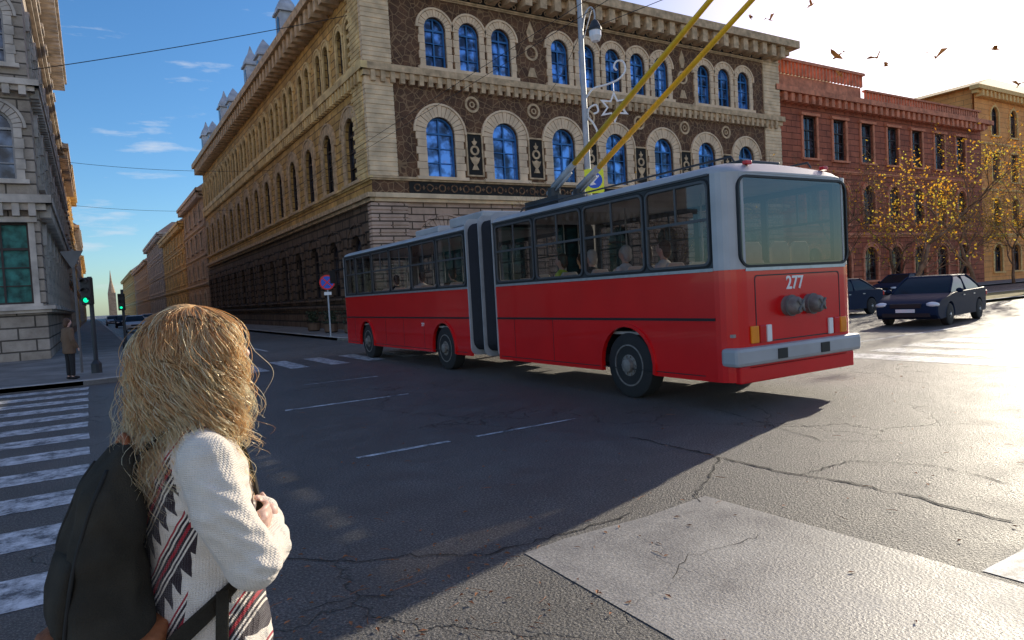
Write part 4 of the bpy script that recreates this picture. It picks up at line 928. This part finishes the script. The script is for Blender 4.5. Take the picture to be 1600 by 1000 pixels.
def knit(name, pattern):
    mt, nt, b = newmat(name); tc = N(nt, 'ShaderNodeTexCoord'); sx = N(nt, 'ShaderNodeSeparateXYZ'); L(nt, tc.outputs['Object'], sx.inputs[0])
    def mth(op, a, b_=None, c_=None):
        q = N(nt, 'ShaderNodeMath', operation=op)
        for i, v in enumerate((a, b_, c_)):
            if v is None: continue
            if isinstance(v, (int, float)): q.inputs[i].default_value = v
            else: L(nt, v, q.inputs[i])
        return q.outputs[0]
    hz = mth('ADD', mth('MULTIPLY', sx.outputs['X'], .64), mth('MULTIPLY', sx.outputs['Y'], .77))
    zz = sx.outputs['Z']
    s1 = mth('SINE', mth('MULTIPLY', hz, 1000)); s2 = mth('SINE', mth('ADD', mth('MULTIPLY', zz, 1300), mth('MULTIPLY', mth('ABSOLUTE', s1), 1.8)))
    hh = mth('ADD', mth('MULTIPLY', s1, .5), mth('MULTIPLY', s2, .6))
    nn = N(nt, 'ShaderNodeTexNoise'); nn.inputs['Scale'].default_value = 260; L(nt, tc.outputs['Object'], nn.inputs['Vector'])
    hh = mth('ADD', hh, mth('MULTIPLY', nn.outputs['Fac'], 2.2))
    bp = N(nt, 'ShaderNodeBump'); bp.inputs['Strength'].default_value = .6; bp.inputs['Distance'].default_value = .002; L(nt, hh, bp.inputs['Height']); L(nt, bp.outputs['Normal'], b.inputs['Normal'])
    cr = (.95, .84, .7)
    b.inputs['Roughness'].default_value = .95; b.inputs['Sheen Weight'].default_value = .4
    n2 = N(nt, 'ShaderNodeTexNoise'); n2.inputs['Scale'].default_value = 25; L(nt, tc.outputs['Object'], n2.inputs['Vector'])
    r0 = ramp(nt, [(.3, [c*.88 for c in cr]), (.7, cr)]); L(nt, n2.outputs['Fac'], r0.inputs['Fac']); base = r0.outputs['Color']
    if pattern:
        dg = mth('FRACT', mth('MULTIPLY', mth('SUBTRACT', zz, mth('MULTIPLY', hz, 1.45)), 5.6))
        blk = (.03, .015, .018); rd_ = (.45, .012, .025)
        st = [(0, blk), (.05, cr), (.09, blk), (.14, cr), (.18, blk), (.24, rd_), (.31, blk), (.36, cr), (.41, blk), (.46, cr), (.5, rd_), (.54, cr)]
        rs = ramp(nt, st, 'CONSTANT'); L(nt, dg, rs.inputs['Fac'])
        tri = mth('FRACT', mth('MULTIPLY', mth('ADD', zz, hz), 17.0)); tw = mth('MULTIPLY', mth('SUBTRACT', dg, .62), 2.9)
        isT = mth('MULTIPLY', mth('GREATER_THAN', dg, .62), mth('LESS_THAN', tri, tw))
        x1 = N(nt, 'ShaderNodeMix', data_type='RGBA'); L(nt, isT, x1.inputs['Factor']); L(nt, rs.outputs['Color'], x1.inputs['A']); x1.inputs['B'].default_value = (*blk, 1)
        lim = mth('ADD', mth('MULTIPLY', mth('SUBTRACT', zz, .9), .2), .01)
        mask = mth('MAXIMUM', mth('LESS_THAN', hz, lim), mth('MULTIPLY', mth('GREATER_THAN', hz, .115), mth('LESS_THAN', zz, 1.06)))
        x2 = N(nt, 'ShaderNodeMix', data_type='RGBA'); L(nt, mask, x2.inputs['Factor']); L(nt, base, x2.inputs['A']); L(nt, x1.outputs['Result'], x2.inputs['B']); base = x2.outputs['Result']
    L(nt, base, b.inputs['Base Color']); return mt
K1, K2 = knit('cream knit', False), knit('patterned knit', True)
m = MB()
rings = []
for zz, rx, ry, cy in ((.74, .19, .15, 0), (.82, .192, .15, 0), (.95, .182, .14, 0), (1.08, .16, .126, 0), (1.2, .162, .126, 0), (1.3, .17, .124, -.005), (1.355, .155, .104, -.01), (1.405, .11, .084, -.01), (1.45, .07, .07, -.005)):
    rings.append([(rx*cos(2*PI*k/24), cy+ry*sin(2*PI*k/24), zz) for k in range(24)])
m.loft(rings)
RM = (.187, .0, 1.22)
m.limb([((.09, -.015, 1.375), .045), (RS, .064), (RM, .065), (RE, .064), ((.12, .125, 1.085), .056), ((.0, .17, 1.11), .044)]); m.limb([((-.09, -.015, 1.375), .045), (LS, .064), (LE, .06), ((-.07, .16, 1.12), .05), ((.018, .162, 1.142), .036)])
def fold(c):
    n_ = mnoise.noise(Vector((c.x*11, c.y*11, c.z*7)))*.009+mnoise.noise(Vector((c.x*22+3, c.y*22, c.z*34)))*.006
    if c.x > .1 and 1.06 < c.z < 1.3: n_ += sin((c.z+c.y*.6)*150+mnoise.noise(c*9)*5)*.0022
    dd = Vector((c.x, c.y, 0))
    return c+(dd.normalized() if dd.length > .01 else Vector((0,0,0)))*n_
sw = fuse(m, 'cardigan', K1, .0065, wm, 5, fold)
sw.data.materials.append(K2)
def segd(p, a, b_):
    a, b_ = Vector(a), Vector(b_); t_ = max(0, min(1, (p-a).dot(b_-a)/(b_-a).length_squared)); return (p-(a+(b_-a)*t_)).length
for p in sw.data.polygons:
    c = p.center; d = min(segd(c, RS, RM)-.008, segd(c, RM, RE)-.004, segd(c, RE, (.0, .17, 1.11)), segd(c, LS, LE), segd(c, LE, (.018, .162, 1.142)))
    if d > .066: p.material_index = 1
def hairmat():
    mt = bpy.data.materials.new('blonde hair'); mt.use_nodes = True; nt = mt.node_tree; nt.nodes.clear()
    o = N(nt, 'ShaderNodeOutputMaterial'); at = N(nt, 'ShaderNodeAttribute'); at.attribute_name = 'tone'
    r = ramp(nt, [(0, (.55, .27, .09)), (.3, (.95, .6, .25)), (.6, (1, .82, .5)), (1, (1, .95, .76))]); L(nt, at.outputs['Fac'], r.inputs['Fac'])
    d = N(nt, 'ShaderNodeBsdfDiffuse'); tr = N(nt, 'ShaderNodeBsdfTranslucent'); g = N(nt, 'ShaderNodeBsdfGlossy'); g.inputs['Roughness'].default_value = .3
    L(nt, r.outputs['Color'], d.inputs[0]); L(nt, r.outputs['Color'], tr.inputs[0]); g.inputs[0].default_value = (1, .9, .7, 1)
    a = N(nt, 'ShaderNodeMixShader'); a.inputs[0].default_value = .5; L(nt, d.outputs[0], a.inputs[1]); L(nt, tr.outputs[0], a.inputs[2])
    b_ = N(nt, 'ShaderNodeMixShader'); b_.inputs[0].default_value = .14; L(nt, a.outputs[0], b_.inputs[1]); L(nt, g.outputs[0], b_.inputs[2]); L(nt, b_.outputs[0], o.inputs[0])
    return mt
HM = hairmat()
rd = random.Random(11); hv = []; hf = []; tone = []
hc = Vector((0, .015, 1.58)); er = Vector((.077, .095, .11))
def strand(pts, r, tn):
    i0 = len(hv); n = len(pts)
    for j, p in enumerate(pts):
        d = (pts[min(j+1, n-1)]-pts[max(j-1, 0)]).normalized(); a = d.orthogonal().normalized(); b_ = d.cross(a); rr = r*(1-.75*(j/(n-1))**2)
        q_ = j/(n-1)
        for k in range(3):
            t_ = 2*PI*k/3; hv.append(tuple(p+(a*cos(t_)+b_*sin(t_))*rr)); tone.append(min(1, max(0, tn-.12+.3*q_)))
    for j in range(n-1):
        for k in range(3): hf.append((i0+j*3+k, i0+j*3+(k+1) % 3, i0+(j+1)*3+(k+1) % 3, i0+(j+1)*3+k))
for c_ in range(330):
    phi = rd.uniform(-2.2, 2.2); th0 = abs(rd.gauss(0, .35))+.05+rd.random()**2*.9
    length = rd.uniform(.28, .45) if abs(phi) < 1.9 else rd.uniform(.28, .38)
    bulge = rd.uniform(.0, .036); amp = rd.uniform(.012, .027); fq = rd.uniform(34, 60); ph = rd.uniform(0, 2*PI); ctone = min(1, max(0, rd.gauss(.55, .28)))
    twist = rd.uniform(-.6, .6); flare = rd.uniform(-.03, .05); sway = rd.uniform(-.03, .03); fw = rd.uniform(10, 18)
    for s_n in range(rd.randint(15, 25)):
        dphi = rd.gauss(0, .08); oa = rd.uniform(0, 2*PI); orr = rd.random()**.5*.012
        frz = rd.random() < .09; ph2 = ph+rd.gauss(0, .3)+(rd.uniform(-2, 2) if frz else 0); am2 = amp*rd.uniform(.8, 1.15)*(1.2 if frz else 1); ln = length*rd.uniform(.8, 1.06)
        pts = []; n = 36; th = th0*rd.uniform(.9, 1.1); fz2 = rd.uniform(.01, .045)
        arcl = (1.72-th0)*.105
        for j in range(n):
            q = j/(n-1); s_ = q*ln
            if s_ < arcl: tt = th+s_/.105; drop = 0
            else: tt = th0+arcl/.105; drop = s_-arcl
            tt = min(tt, 1.75)
            A = phi+dphi+twist*q
            dr = Vector((sin(A)*sin(tt), -cos(A)*sin(tt), cos(tt)))
            grow = 1.0+.1*min(1, q*3)
            p = hc+Vector((dr.x*er.x, dr.y*er.y, dr.z*er.z))*grow
            out = Vector((sin(A), -cos(A), 0)); lat = Vector((cos(A), sin(A), 0))
            k_ = min(1, q*2.2)
            p += out*(bulge*k_*(1-.25*q)+flare*max(0, q-.45)) + Vector((0, 0, -drop)) + lat*sway*sin(fw*s_)*k_
            wv = am2*min(1, max(0, q-.1)*2.0)
            p += lat*sin(fq*s_+ph2)*wv + out*cos(fq*s_+ph2)*wv*.8
            cl_ = orr*(.5+.8*sin(PI*min(1, q*1.1)))
            p += lat*cos(oa)*cl_+out*sin(oa)*cl_*.7
            if frz: p += (out*fz2+lat*fz2*sin(oa))*q*(1.2-q*.5)+Vector((0, 0, .012*sin(oa*2)*q))
            if p.z < 1.42 and p.y > -.2 and abs(p.x) < .25 and -.16 < p.y < 0: p.y -= min(.05, (1.42-p.z)*.4)
            pts.append(p)
        strand(pts, rd.uniform(.0006, .0011), min(1, max(0, ctone+rd.gauss(0, .12))))
me = bpy.data.meshes.new('hair'); me.from_pydata(hv, [], hf); at = me.attributes.new('tone', 'FLOAT', 'POINT'); at.data.foreach_set('value', tone); me.materials.append(HM)
for p in me.polygons: p.use_smooth = True
ho = bpy.data.objects.new('hair', me); C.objects.link(ho); ho.parent = wm
m = MB(); m.ell((0, .0, 1.59), (.081, .097, .107), 16, 12); m.ell((0, -.045, 1.5), (.075, .055, .12), 14, 10)
cap = fuse(m, 'scalp_hair', M('hair underlayer', (.66, .38, .15), .8, var=.4, scale=30, bump=.5, bscale=90), .01, wm, 3)
bp_ = thing('backpack', 'dark canvas backpack with tan leather base worn by the blonde person', 'backpack', (WX, WY, 0), WR)
def sq(k, n, e=.6):
    a = 2*PI*k/n; c_, s_ = cos(a), sin(a); return (abs(c_)**e*(1 if c_ > 0 else -1), abs(s_)**e*(1 if s_ > 0 else -1))
def bring(rows, n=32, dc=0, e=.6): return [[(rx*sq(k, n, e)[0], cy+dc+ry*sq(k, n, e)[1], zz) for k in range(n)] for zz, rx, ry, cy in rows]
BR = ((.83, .1, .05, -.215), (.84, .135, .075, -.215), (.89, .155, .092, -.22), (.97, .16, .098, -.224), (1.06, .156, .094, -.22), (1.15, .146, .084, -.21), (1.23, .132, .07, -.195), (1.29, .115, .056, -.18), (1.335, .093, .042, -.165), (1.365, .068, .028, -.155), (1.375, .033, .014, -.152))
m = MB(); m.loft(bring(BR, e=.75))
def bagfold(c): return c+Vector((c.x, c.y+.21, 0)).normalized()*(mnoise.noise(Vector((c.x*8, c.y*8, c.z*5)))*.022+mnoise.noise(Vector((c.x*17, c.y*17, c.z*12+5)))*.014+sin(c.z*42+c.x*30+mnoise.noise(c*6)*4)*.0035)+Vector((0, 0, mnoise.noise(Vector((c.x*10, c.y*10, 3)))*.014))
fuse(m, 'main_pouch', MT['bag'], .0075, bp_, 4, bagfold)
for sg in (-1, 1):
    P_ = []
    for zz, rx, ry, cy in BR[2:-2]:
        c__, s__ = cos(R(-52)), sin(R(-52)); P_.append(bagfold(Vector((sg*rx*c__**.75, cy-ry*abs(s__)**.75, zz))))
    m = MB(); m.tube(spline(P_, 4), .0045, 6); m.build('seam', MT['seam'], bp_, smooth=True)
m = MB(); m.loft(bring(((.815, .11, .06, -.215), (.825, .15, .085, -.215), (.87, .172, .11, -.22), (.95, .178, .118, -.224), (.975, .178, .118, -.224), (.98, .14, .08, -.224)), e=.75)); fuse(m, 'leather_base', MT['leather'], .0075, bp_, 2, bagfold)
m = MB(); m.loft(bring(((1.0, .09, .012, -.305), (1.01, .105, .022, -.305), (1.07, .105, .022, -.3), (1.14, .096, .016, -.283), (1.155, .08, .008, -.277)), 24)); fuse(m, 'front_pocket', MT['bag'], .006, bp_, 3)
m = MB(); m.tube(spline([(-.045, -.155, 1.36), (-.03, -.15, 1.385), (0, -.148, 1.395), (.03, -.15, 1.385), (.045, -.155, 1.36)]), .009, 8); m.build('top_handle', MT['leather'], bp_, smooth=True)
X_, Z_ = (1, 0, 0), (0, 0, 1)
for s in (-1, 1):
    ps = [((s*.065, -.145, 1.34), X_), ((s*.072, -.105, 1.385), X_), ((s*.07, -.03, 1.425), X_), ((s*.055, .05, 1.395), X_), ((s*.045, .105, 1.32), X_), ((s*.06, .125, 1.22), (.9, -s*.4, 0)), ((s*.14, .095, 1.09), (0, 1, .6)), ((s*.18, -.01, 1.02), (0, .6, 1)), ((s*.176, -.1, .96), (0, .5, 1)), ((s*.155, -.17, .9), (0, .4, 1))]
    P = spline([p for p, _ in ps], 4); D = spline([d for _, d in ps], 4)
    m = MB(); m.ribbon(list(zip(P, D)), .038, .008); m.build('strap', MT['bag'], bp_, smooth=False)
    m = MB(); m.ribbon([((s*.19, -.01, 1.04), (0, 1, 0)), ((s*.204, -.02, .97), (0, 1, 0)), ((s*.21, -.03, .86), (0, 1, 0))], .028, .005); m.build('strap_end', MT['bag'], bp_)

# ------------------------------------------------------------------ cars
def car(label, loc, rz, paint, group='cars on the boulevard'):
    t = thing('car', label, 'car', loc, rz, group)
    def low(r=.37):
        pts = [(-2.25, .62), (-2.27, .42), (-2.15, .25)]
        for ya in (-1.32, 1.42):
            a0 = math.asin((.25-.33)/r)
            pts += [(ya+r*cos(PI-a0-(PI-2*a0)*k/10), .33+r*sin(PI-a0-(PI-2*a0)*k/10)) for k in range(11)]
        return pts + [(2.15, .22), (2.3, .34), (2.33, .5), (2.28, .66), (2.1, .76), (1.6, .86), (1.0, .95), (0, .97), (-1.5, .99), (-2.05, 1.0), (-2.25, .95), (-2.3, .8)]
    P = low(); ctr = (0, .6); m = MB(); rings = []
    for x, s_ in ((-.9, .965), (-.86, .99), (-.74, 1), (.74, 1), (.86, .99), (.9, .965)):
        rings.append([(x*(1-.1*max(0, abs(a)-1.6)) , ctr[0]+(a-ctr[0])*s_, ctr[1]+(b_-ctr[1])*(s_ if b_ > .6 else 1)+(.015 if abs(x) < .5 else 0)) for a, b_ in P])
    m.loft(rings); sharp(m.build('body', MT[paint], t), 32)
    m = MB(); m.loft([[(-w_, a, zz), (w_, a, zz), (w_, b_, zz), (-w_, b_, zz)] for zz, w_, a, b_ in ((.93, .8, -1.85, 1.12), (1.1, .76, -1.55, .86), (1.28, .7, -1.2, .55), (1.41, .62, -.95, .3))]); sharp(m.build('window', MT['carglass'], t), 20)
    m = MB(); m.loft([[(-w_, a, zz), (w_, a, zz), (w_, b_, zz), (-w_, b_, zz)] for zz, w_, a, b_ in ((1.395, .645, -1.0, .34), (1.44, .62, -.92, .26), (1.46, .5, -.8, .12))])
    for s in (-1, 1):
        for pp in ([(s*.8, 1.1, .95), (s*.7, .55, 1.29), (s*.63, .3, 1.42)], [(s*.8, -1.83, .96), (s*.7, -1.2, 1.29), (s*.63, -.95, 1.42)], [(s*.81, -.3, .95), (s*.64, -.3, 1.42)]): m.tube(pp, .032, 6)
    m.build('roof', MT[paint], t, bevel=.01)
    for s in (-1, 1):
        m = MB(); m.ell((s*.68, 2.2, .64), (.19, .13, .08), 14, 8); m.build('headlight', MT['lampglass'], t, smooth=True)
        m = MB(); m.box(s*.7-.15, s*.7+.15, -2.3, -2.2, .72, .88); m.build('tail_light', MT['redlens'], t, bevel=.02)
        m = MB(); m.ell((s*.98, .85, 1.0), (.1, .06, .07), 10, 6); m.build('mirror', MT[paint], t, smooth=True)
        for y in (.1, -.85): m = MB(); m.box(s*.905-.008, s*.905+.008, y, y+.15, .82, .85); m.build('door_handle', MT['silver'], t)
        for y in (-1.32, 1.42): wheel(t, s*.8, y, .32, .2, s)
    m = MB(); m.box(-.42, .42, 2.25, 2.335, .55, .68); m.build('grille', MT['black'], t, bevel=.01)
    m = MB(); m.box(-.65, .65, 2.22, 2.32, .28, .4); m.build('air_intake', MT['black'], t, bevel=.01)
    m = MB(); m.box(-.26, .26, 2.33, 2.345, .42, .52); m.build('licence_plate', MT['white'], t)
    m = MB(); m.box(-.78, .78, -2.0, 2.0, .24, .5); m.build('underbody', MT['black'], t)
    return t
c0 = car('dark blue sedan with headlights facing the junction, right of the bus', (22.6, 11.4, 0), PI/2+R(9), 'carblue')
def carcopy(lb, loc, rz, paint, group):
    c = dup(c0, loc, rz, lb, group)
    for o in kids(c):
        if o.data.materials[0] == MT['carblue']: o.material_slots[0].link = 'OBJECT'; o.material_slots[0].material = MT[paint]
    return c
carcopy('dark car half hidden behind the right rear of the bus', (25.2, 16.6, 0), PI/2, 'carblue', 'cars on the boulevard')
for x, y, p, lb in ((34, 23.5, 'carblue', 'dark parked car left of the others before the red palace'), (43, 23.5, 'carblue', 'dark parked car farther right before the red palace')):
    carcopy(lb, (x, y, 0), PI/2, p, 'cars parked along the boulevard')
for x, y, p, r_, lb in ((7.8, 57, 'carsilver', 0, 'silver car parked along the corner palace'), (7.8, 66, 'carblue', 0, 'dark car parked farther along the corner palace'), (6.6, 85, 'carred', 0, 'red car driving away far up the street'), (3.2, 70, 'carwhite', PI, 'white car coming down the street'), (3.2, 95, 'carblue', PI, 'dark car coming down the street far off'), (6.6, 110, 'carwhite', 0, 'white car far up the street'), (2.6, 120, 'carsilver', PI, 'silver car farthest up the street')):
    carcopy(lb, (x, y, 0), r_, p, 'cars in the side street')

# ------------------------------------------------------------------ street furniture
t = thing('street_lamp', 'tall grey lamp and wire post with lantern and star decoration behind the bus', 'lamp post', (13.5, 17, 0))
m = MB(); m.lathe([(.2, 0), (.2, .5), (.13, .7), (.11, 3), (.09, 7), (.075, 11.6), (.02, 11.8)], 14); sharp(m.build('pole', MT['steel'], t))
d = Vector((cos(YAW), -sin(YAW), 0))
def pt(r, zz): return tuple(d*r+Vector((0,0,zz)))
m = MB()
m.tube(spline([pt(.05, 9.6), pt(.15, 10.1), pt(.33, 10.35), pt(.45, 10.2), pt(.45, 9.95)]), .028, 6)
m.tube([pt(.05, 9.3), pt(.38, 10.3)], .016, 6); m.build('bracket', MT['steel'], t)
m = MB(); m.lathe([(.03, 9.97), (.1, 9.92), (.21, 9.7), (.22, 9.62)], 14, pt(.45, 0)); o = m.build('lantern', MT['darkmetal'], t)
m = MB(); m.lathe([(.19, 9.62), (.19, 9.45), (.12, 9.3), (.02, 9.26)], 14, pt(.45, 0)); m.build('lamp_glass', MT['lampglass'], o)
m = MB(); m.tube(spline([pt(.05, 7.55), pt(.3, 7.85), pt(.7, 7.95), pt(1.1, 8.1), pt(1.32, 8.35), pt(1.28, 8.62), pt(1.08, 8.66), pt(.98, 8.5), pt(1.06, 8.38)]), .032, 6)
m.tube(spline([pt(.06, 6.1), pt(.26, 6.2), pt(.36, 6.5), pt(.24, 6.8), pt(.1, 7.0), pt(.14, 7.25), pt(.36, 7.35), pt(.42, 7.15), pt(.28, 7.08)]), .032, 6)
m.tube([pt(.93, 8.0), pt(.93, 7.74)], .012, 5)
m.build('garland_bracket', MT['white'], t)
c_ = (.93, 7.25); dm = lambda a, b_, q: tuple(d*a+Vector((0, 0, b_))+Vector((d.y, -d.x, 0))*-q)
def starp(R1, R2): return [(c_[0]+r_*sin(R(60*k+o_)), c_[1]+r_*cos(R(60*k+o_))) for k in range(6) for r_, o_ in ((R1, 0), (R2, 30))]
m = MB(); m.ring(starp(.5, .24), starp(.37, .18), dm, -.02, .02); m.build('star', MT['white'], t)
def disc(mb, c, r, d0, d1, n=24): return mb.prism([(c[0]+r*cos(2*PI*k/n), c[1]+r*sin(2*PI*k/n)) for k in range(n)], xz, d0, d1)
t = thing('traffic_sign', 'yellow backed blue round arrow sign fixed on the lamp post above the bus', 'sign', (13.5, 16.83, 0), R(-28))
m = MB(); m.prism(rrect(-.22, .38, 4.6, 5.35, .06), xz, -.02, 0); m.build('sign_board', MT['signyel'], t)
m = MB(); disc(m, (.08, 5.0), .25, -.03, -.022); o = m.build('sign_disc', MT['signblue'], t)
m = MB(); m.prism([(a*.8+.08, (b_-4.88)*.8+5.0) for a, b_ in ((.16, 5.08), (.2, 5.03), (-.03, 4.8), (.07, 4.72), (-.17, 4.68), (-.15, 4.92), (-.08, 4.85))], xz, -.038, -.031); m.build('arrow', MT['white'], o)
t = thing('traffic_sign', 'round blue and red no stopping sign on a grey pole by the palace corner', 'sign', (9.1, 30.6, .12), R(-18))
m = MB(); m.tube([(0, .04, 0), (0, .04, 2.6)], .035, 8); m.build('pole', MT['steel'], t)
m = MB(); disc(m, (0, 2.45), .34, -.02, 0, 32); o = m.build('sign_disc', MT['signblue'], t)
m = MB(); m.ring([(.34*cos(2*PI*k/32), 2.45+.34*sin(2*PI*k/32)) for k in range(32)], [(.275*cos(2*PI*k/32), 2.45+.275*sin(2*PI*k/32)) for k in range(32)], xz, -.028, -.021)
for s in (-1, 1):
    e_ = .7071; m.prism([(a*e_-s*c__*e_, 2.45+s*a*e_+c__*e_) for a, c__ in ((-.27, -.025), (.27, -.025), (.27, .025), (-.27, .025))], xz, -.0265+s*.001, -.0212)
m.build('sign_cross', MT['signred'], o)
m = MB(); m.box(-.16, .16, -.01, 0, 1.88, 2.02); m.build('small_plate', MT['white'], t)
def tlight(label, loc, rz, H=2.9, hd=((0, 1.9),), k_=1):
    t = thing('traffic_light', label, 'traffic light', loc, rz, 'traffic lights at the street corner')
    m = MB(); m.tube([(0,0,0), (0,0,H)], .055, 10); m.lathe([(.13, 0), (.13, .25), (.06, .35)], 10); m.build('pole', MT['darkmetal'], t)
    for dx, zz in hd:
        m = MB(); m.box(dx-.12, dx+.12, -.28, -.07, zz, zz+.72); o = m.build('signal_head', MT['black'], t, bevel=.02)
        for k in range(3):
            m = MB(); m.lathe([(.065*k_, -.281), (.065*k_, -.29), (.01, -.3)], 14, (dx, 0, zz+.12+.24*k), 'Y'); m.build('lens', MT['green'] if k == 0 else MT['black'], o)
            m = MB(); m.prism([(dx+.09*cos(R(a)), zz+.12+.24*k+.09*sin(R(a))) for a in range(0, 181, 20)]+[(dx+.08*cos(R(a)), zz+.12+.24*k+.08*sin(R(a))) for a in range(180, -1, -20)], xz, -.38, -.281); m.build('visor', MT['black'], o)
    return t
tlight('traffic light with green lit lens nearest the standing person', (.0, 21.6, .12), R(-25), 2.6, ((0, 1.85),))
tlight('smaller traffic light further up the left pavement', (1.15, 34, .12), R(-15), 2.6, ((0, 1.7),), .8)
t = thing('traffic_sign', 'grey back of a triangular sign on a tall pole at the left corner', 'sign', (-.35, 22.3, .12), R(-25))
m = MB(); m.tube([(0,0,0), (0,0,3.4)], .035, 8); m.build('pole', MT['signback'], t)
m = MB(); m.prism([(-.3, 3.35), (.3, 3.35), (0, 2.84)], xz, -.05, -.04); m.build('sign_plate', MT['signback'], t)
for i, (x, y) in enumerate(((10.3, 34.5), (10.4, 38), (10.6, 32.2))):
    t = thing('planter', ['dark round planter shrub second from the palace corner', 'dark round planter shrub farthest along the palace wall', 'dark planter shrub nearest the no stopping sign'][i], 'planter', (x, y, .12), group='planters along the palace')
    m = MB(); m.lathe([(.25, 0), (.33, .05), (.36, .5), (.3, .5)], 14); m.build('pot', MT['darkst'], t)
    m = MB(); rr = random.Random(i)
    for k in range(260):
        p = Vector((rr.gauss(0, .17), rr.gauss(0, .17), rr.uniform(.5, 1.1))); a = Vector((rr.gauss(0,1), rr.gauss(0,1), rr.gauss(0,1))).normalized()*.06; b_ = a.orthogonal()*.6; m.face([p-a, p+b_, p+a, p-b_])
    m.build('foliage', MT['foliage'], t)
def wire(label, a, b_, sag=.3, r=.012):
    a, b_ = Vector(a), Vector(b_); pts = [a.lerp(b_, k/16)-Vector((0,0,4*sag*(k/16)*(1-k/16))) for k in range(17)]
    tag(MB().tube(pts, r, 5).build('overhead_wire', MT['black']), label, 'wire', 'overhead wires over the junction')
e0, e1 = ends
wire('overhead wire above the left trolley pole, running up the street', (e0.x, -12, 5.95), (e0.x+.1, 70, 5.9), .1, .005)
wire('overhead wire above the right trolley pole, running up the street', (e1.x, -12, 5.95), (e1.x+.1, 70, 5.9), .1, .005)
wire('long span wire from the corner palace across the sky at left', (11.5, 32.5, 15.5), (-1.4, 34, 11.8), .1, .018)
wire('low span wire across the side street', (11.6, 50, 11.2), (-1.4, 50, 11.2), .3, .013)
wire('lower far span wire across the side street', (11.6, 62, 10), (-1.4, 62, 10.2), .3, .013)
wire('span wire from the lamp post to the brown palace', (13.5, 17, 9.6), (22, 31.2, 12.3), .3, .01)
wire('span wire leaving the lamp post toward the near side', (13.5, 17, 9.6), (16, -14, 8.5), .3, .01)
bl = ['bird just right of the corner palace eaves', 'left bird of the close pair in the sky', 'right lower bird of the close pair in the sky', 'bird right of the close pair', 'bird farther right over the orange roof', 'bird at the right edge of the sky', 'highest bird near the top edge', 'bird above the palace eaves near the top', 'bird beside the trolley pole near the top', 'small low bird by the palace eaves']
for i, (px, py) in enumerate(((1308, 88), (1370, 90), (1384, 103), (1462, 90), (1555, 77), (1592, 132), (1268, 8), (1203, 31), (1172, 27), (1312, 116))):
    p = W(px, py, 26+i % 3*3); t = thing('bird', bl[i], 'bird', p, i*1.7, 'birds flying over the boulevard')
    s = [1, 1, .7, 1, .95, .8, .6, .6, .7, .5][i]*1.0; t.scale = (s, s, s); t.rotation_euler = (R(-25+i*9), R(20-i*7), i*1.7)
    m = MB(); m.tube([(0,-.2,0), (0,-.1,.0), (0,.0,0), (0,.1,.01), (0,.16,.02), (0,.2,.015)], [.012, .03, .045, .035, .025, .004], 8)
    a = .12+.05*(i % 4)
    m.loft([[(0, -.2, 0), (.05, -.3, 0), (-.05, -.3, 0)], [(0, -.19, .006), (.05, -.3, .006), (-.05, -.3, .006)]])
    for s in (-1, 1): m.loft([[(s*.02, .08, .0), (s*.2, .1, a), (s*.42, -.02, a*.9), (s*.2, -.05, a), (s*.02, -.08, 0)], [(s*.02, .08, .012), (s*.2, .1, a+.01), (s*.42, -.02, a*.9+.004), (s*.2, -.05, a+.008), (s*.02, -.08, .01)]])
    m.build('body', MT['bird'], t)
